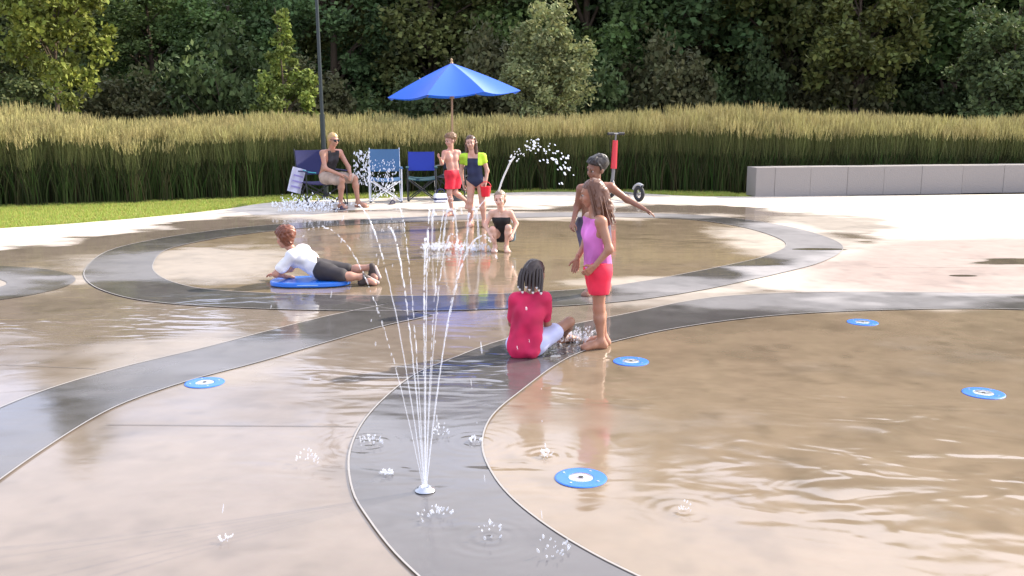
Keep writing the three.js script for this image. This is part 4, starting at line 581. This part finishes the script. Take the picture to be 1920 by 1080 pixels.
// boy lying on the blue board
{
  const k = 0.78, hs = 0.9, J = { pel: [0.08, 0.145, -0.03], chest: [-0.125, 0.275, -0.03], neck: [-0.225, 0.355, -0.05], head: [-0.285, 0.455, -0.06], face: [-0.75, -0.25, -0.6], up: [0.1, 1, 0],
    shA: [-0.205, 0.29, 0.09], elA: [-0.34, 0.125, 0.13], wrA: [-0.27, 0.075, -0.02], hdA: [0.4, -0.1, -0.9], plA: [0, -1, 0], shB: [-0.13, 0.315, -0.15], elB: [-0.27, 0.12, -0.22], wrB: [-0.42, 0.065, -0.25], hdB: [-1, -0.05, -0.1], plB: [0, -1, 0],
    hipA: [0.085, 0.14, 0.04], knA: [0.32, 0.095, 0.09], anA: [0.5, 0.085, 0.05], toeA: [0.60, 0.03, 0.06], hipB: [0.09, 0.14, -0.1], knB: [0.34, 0.12, -0.13], anB: [0.56, 0.16, -0.1], toeB: [0.60, 0.055, -0.09] };
  const P = person({ label: 'red-haired boy in a white shirt lying on a blue board, propped on his elbows', x: -1.95, d: 9.3, J, k, hs, skin: [0.42, 0.22, 0.15] });
  cl(P, 'shirt', [...torsoPrims(J, k, 0.018), ...armCaps(J, 'A', k, 0.022, 0.62), ...armCaps(J, 'B', k, 0.022, 0.62)], [0.72, 0.71, 0.72], p => Math.max(p[0] - 0.075 + (p[1] - 0.15) * 0.4, -0.245 - p[0] - Math.max(0, 0.3 - p[1])), 0.008);
  cl(P, 'shorts', [cap(J.hipA, 0.088, J.hipB, 0.088), cap(J.pel, 0.09, add(J.pel, [-0.06, 0.03, 0]), 0.085), ...legCaps(J, 'A', k, 0.02, 0.85), ...legCaps(J, 'B', k, 0.02, 0.85)], [0.028, 0.022, 0.024], p => Math.max(0.02 - p[0] - (p[1] - 0.1) * 0.4, 0.056 - p[1]), 0.007);
  hair(P, J, hs, [0.15, 0.042, 0.016], [hcap([0, 0.05, 0.0], 0.085, [0, 0.04, -0.05], 0.088)], { line: 0.04, fluff: 0.012 });
  const sm = mat(0.05, 0.035, 0.03, 0.7), s2 = mat(0.45, 0.36, 0.33, 0.7);
  for (const S of ['A', 'B']) { const a = J['an' + S], b = J['toe' + S]; part('shoe', blob(footPrims(a, b, k * 1.12).slice(0, 9), 0.03, 0.007), S === 'A' ? sm : sm, P.t); part('sole', blob([cap(add(a, [0.03, -0.005, 0]), 0.022, add(b, [0.035, 0, 0]), 0.02)], 0.01, 0.006), s2, P.t); }
}
// adult seated on the camp chair
{
  const k = 1.0, hs = 1.0, J = { pel: [-0.31, 0.545, -0.12], chest: [-0.21, 0.86, -0.03], neck: [-0.165, 1.035, 0.02], head: [-0.125, 1.185, 0.07], face: [0.72, -0.16, 0.62],
    shA: [-0.31, 0.96, 0.12], elA: [-0.26, 0.70, 0.22], wrA: [0.0, 0.595, 0.22], hdA: [0.95, -0.15, 0], plA: [0, -1, 0], shB: [-0.06, 0.96, -0.15], elB: [0.09, 0.70, -0.13], wrB: [0.15, 0.575, 0.04], hdB: [0.1, -0.4, 0.9], plB: [-1, -0.2, 0],
    hipA: [-0.29, 0.52, 0.0], knA: [0.02, 0.50, 0.21], anA: [-0.03, 0.08, 0.12], toeA: [0.07, 0.03, 0.25], hipB: [-0.22, 0.52, -0.18], knB: [0.20, 0.51, -0.06], anB: [0.25, 0.08, -0.08], toeB: [0.40, 0.03, -0.01] };
  const P = person({ label: 'fair-haired adult in sunglasses and a black tank top sitting on the navy chair', x: -2.98, d: 16.95, J, k, hs, skin: [0.40, 0.21, 0.14], eyes: false });
  cl(P, 'tank_top', torsoPrims(J, k, 0.014), [0.014, 0.012, 0.016], p => { const s = norm(sub(J.shB, J.shA)), v = sub(p, mix3(J.shA, J.shB, 0.5)); return Math.max(Math.abs(dot(v, s)) - 0.115, p[1] - 1.0 + (Math.abs(dot(v, s)) < 0.05 ? 0.03 : 0)); }, 0.006);
  cl(P, 'shorts', [cap(J.hipA, 0.115, J.hipB, 0.115), ...legCaps(J, 'A', k, 0.02, 0.85), ...legCaps(J, 'B', k, 0.02, 0.85)], [0.36, 0.27, 0.21], p => p[1] - 0.66, 0.008);
  hair(P, J, hs, [0.42, 0.27, 0.10], [hcap([0, -0.02, -0.08], 0.055, [0, -0.16, -0.1], 0.03)]);
  const g = [], q = v => V(...L3(J.head, P.F, hs, v)); for (const s of [-1, 1]) { const c = q([s * 0.033, 0.004, 0.088]); g.push(new THREE.SphereGeometry(0.027, 12, 10).scale(1, 0.85, 0.6).translate(c.x, c.y, c.z), tube(q([s * 0.055, 0.01, 0.08]), q([s * 0.082, 0.008, -0.01]), 0.004)); } g.push(tube(q([-0.02, 0.012, 0.1]), q([0.02, 0.012, 0.1]), 0.004)); part('sunglasses', flat(g), mat(0.01, 0.01, 0.012, 0.15), P.t);
  for (const S of ['A', 'B']) part('shoe', blob(footPrims(J['an' + S], J['toe' + S], k * 1.1).slice(0, 9).filter((_, i) => i), 0.03, 0.009), mat(0.16, 0.13, 0.12, 0.8), P.t);
}
// ---------------------------------------------------------------- water in the air
const waterMat = new THREE.MeshPhysicalMaterial({ color: lin(0.97, 0.98, 1), roughness: 0.15, transmission: 0.8, thickness: 0, ior: 1.33 });
const foamMat = new THREE.MeshPhysicalMaterial({ color: lin(0.95, 0.97, 1), roughness: 0.3, transmission: 0.45, thickness: 0, ior: 1.33 });
function drop(p, dir, r, stretch) { const g = new THREE.IcosahedronGeometry(r, 1).scale(1, stretch, 1); g.applyQuaternion(new THREE.Quaternion().setFromUnitVectors(V(0, 1, 0), dir.clone().normalize())); return g.translate(p.x, p.y, p.z); }
// one jet: an unbroken stream that breaks into drops on its way down again
function jet(seed, from, vel, { solid = 0.55, radius = 0.0045, until = 0, gap = 0.01, scatterBy = 0.018 } = {}) {
  const r = rng(seed), G = 9.81, at = t => V(from.x + vel.x * t, from.y + vel.y * t - G / 2 * t * t, from.z + vel.z * t), v = t => V(vel.x, vel.y - G * t, vel.z), up = vel.y / G, T = 2 * up * 0.995, out = [];
  const pts = []; for (let i = 0; i <= 34; i++) { const t = i / 34 * up * solid, p = at(t), w = 0.0035 * i / 34; pts.push(p.add(V((r() - 0.5) * w, 0, (r() - 0.5) * w))); }
  out.push(new THREE.TubeGeometry(new THREE.CatmullRomCurve3(pts), 70, radius, 7, false));
  for (let t = up * solid; t < (until || T);) { const fall = smooth(up * 0.9, up * 1.5, t), p = at(t), sc = scatterBy * (0.25 + fall * 4); p.add(V((r() - 0.5) * sc, (r() - 0.5) * sc, (r() - 0.5) * sc)); if (p.y > 0.012) out.push(drop(p, v(t).add(V(0.01, 0.02, 0)), radius * (0.6 + 0.9 * r()) * (1 - fall * 0.1), 1.6 + Math.abs(v(t).y) * 2.2 * r())); t += gap * (0.3 + r() * r() * 1.8) * (1 + fall * 13); }
  return flat(out);
}
function splash(seed, n, rad, hgt, size = 0.004) {
  const r = rng(seed), out = []; for (let i = 0; i < n; i++) { const a = r() * 6.283, q = Math.sqrt(r()) * rad, y = hgt * r() * (1 - q / rad * 0.6), s = size * (0.5 + r()); out.push(drop(V(Math.cos(a) * q, y + s, Math.sin(a) * q), V(Math.cos(a) * 0.6, 1, Math.sin(a) * 0.6), s, 1 + 1.6 * r())); }
  return flat(out);
}
{
  const t = thing('fan_fountain', 'fan of thin water jets rising from a steel nozzle in the grey band', 'fountain', [-0.39, 0.004, -4.07]);
  part('nozzle', new THREE.LatheGeometry([[0.012, 0.006], [0.016, 0.02], [0.026, 0.022], [0.03, 0.014], [0.042, 0.011], [0.046, 0.004]].map(p => new THREE.Vector2(...p)), 28), steel, t);
  const L = [[-0.74, 0.5], [-0.6, -0.35], [-0.34, -0.62], [-0.2, -0.2], [0.02, -0.75], [0.07, 0.3], [0.2, -0.65], [0.3, 0.48], [0.54, 0.6], [0.56, -0.45]];
  L.forEach(([x, z], i) => { const h = 1.2 + 0.07 * Math.sin(i * 2.3), vy = Math.sqrt(2 * 9.81 * h), T = 2 * vy / 9.81; part('water_jet', jet(400 + i, V(x * 0.012, 0.02, z * 0.012), V(x / T, vy, z / T), { solid: 0.26 + 0.13 * ((i * 2) % 3), radius: 0.0021 + 0.0005 * (i % 3), gap: 0.009 }), waterMat, t); const s = part('splash', splash(450 + i, 16 + (i * 7) % 23, 0.035 + 0.02 * (i % 3), 0.035 + 0.025 * ((i * 2) % 3), 0.0036), waterMat, t); s.position.set(x, 0, z); });
  const s = part('splash', splash(470, 18, 0.04, 0.05, 0.003), waterMat, t); s.position.set(1.12, 0, 0.22);
}
{
  const t = thing('low_fountain', 'low water jets bubbling before the girl in the navy swimsuit', 'fountain', [-0.85, 0.004, -11.65]);
  [[-0.13, 0, 0.06, 0.02], [0.0, 0.05, 0.2, -0.05], [0.18, -0.1, -0.1, 0.06], [0.46, 0.05, -0.12, 0.1], [0.3, 0.12, 0.08, 0.05]].forEach(([x, z, vx, vz], i) => { part('water_jet', jet(500 + i, V(x, 0.01, z), V(vx * 1.4, 2.95 + 0.15 * (i % 2), vz), { solid: 0.8, radius: 0.011, gap: 0.016, scatterBy: 0.06 }), waterMat, t); const s = part('splash', splash(520 + i, 60, 0.14, 0.12, 0.009), waterMat, t); s.position.set(x, 0, z); });
}
{ // arc of thrown water that meets the leaning boy's face
  const t = thing('water_arc', 'arc of flying water that strikes the leaning boy in the face', 'water'); t.position.set(-0.16, 0.4, -11.4);
  const r = rng(71), out = [], c = new THREE.QuadraticBezierCurve3(V(0, 0.35, 0), V(0.3, 1.32, 1.3), V(0.70, 0.66, 2.4));
  out.push(new THREE.TubeGeometry(new THREE.CatmullRomCurve3([0, 0.08, 0.16, 0.24, 0.3].map(u => c.getPoint(u).add(V((r() - 0.5) * 0.01, (r() - 0.5) * 0.01, 0)))), 40, 0.011, 7, false));
  for (let i = 0; i < 85; i++) { const u = 0.18 + 0.8 * Math.pow(r(), 0.8), p = c.getPoint(u), s = 0.02 + 0.085 * u; out.push(drop(p.add(V((r() - 0.5) * s * 2, (r() - 0.5) * s * 2.4, (r() - 0.5) * s * 2)), c.getTangent(u), 0.005 + 0.010 * r() * r(), 1.2 + 2.6 * r())); }
  part('spray', flat(out), foamMat, t);
}
{
  const t = thing('bubbling_spray', 'bubbling patch of spray before the wide navy chair', 'water', [-3.5, 0.004, -16.3]), r = rng(83);
  for (let i = 0; i < 7; i++) { const s = part('splash', splash(600 + i, 60, 0.17, 0.34, 0.008), foamMat, t); s.position.set(-0.4 + i * 0.135, 0, (r() - 0.5) * 0.3); }
}
{
  const t = thing('spray_burst', 'burst of white drops beside the dusty blue chair', 'water', [-2.72, 0.004, -17.6]), r = rng(85), out = [];
  for (let i = 0; i < 200; i++) { const y = 0.35 + 0.6 * r(); out.push(drop(V((r() - 0.5) * 0.3, y, (r() - 0.5) * 0.3), V(r() - 0.5, 1, r() - 0.5), 0.005 + 0.011 * r() * r(), 1.2 + 2.6 * r())); }
  for (let i = 0; i < 170; i++) { const y = 0.1 + 0.7 * r(); out.push(drop(V(0.38 + (r() - 0.5) * 0.45, y, (r() - 0.5) * 0.3), V(r() - 0.5, 1, r() - 0.5), 0.005 + 0.010 * r() * r(), 1.2 + 2.6 * r())); }
  part('drops', flat(out), foamMat, t);
}
{
  const t = thing('foot_splash', 'splash of drops at the feet of the seated and the standing girl', 'water', [0.42, 0.004, -6.85]), r = rng(91);
  for (let i = 0; i < 4; i++) { const s = part('splash', splash(640 + i, 70, 0.11, 0.16, 0.006), waterMat, t); s.position.set(-0.12 + i * 0.08, 0, (r() - 0.5) * 0.16); }
}
renderer.render(scene, camera);
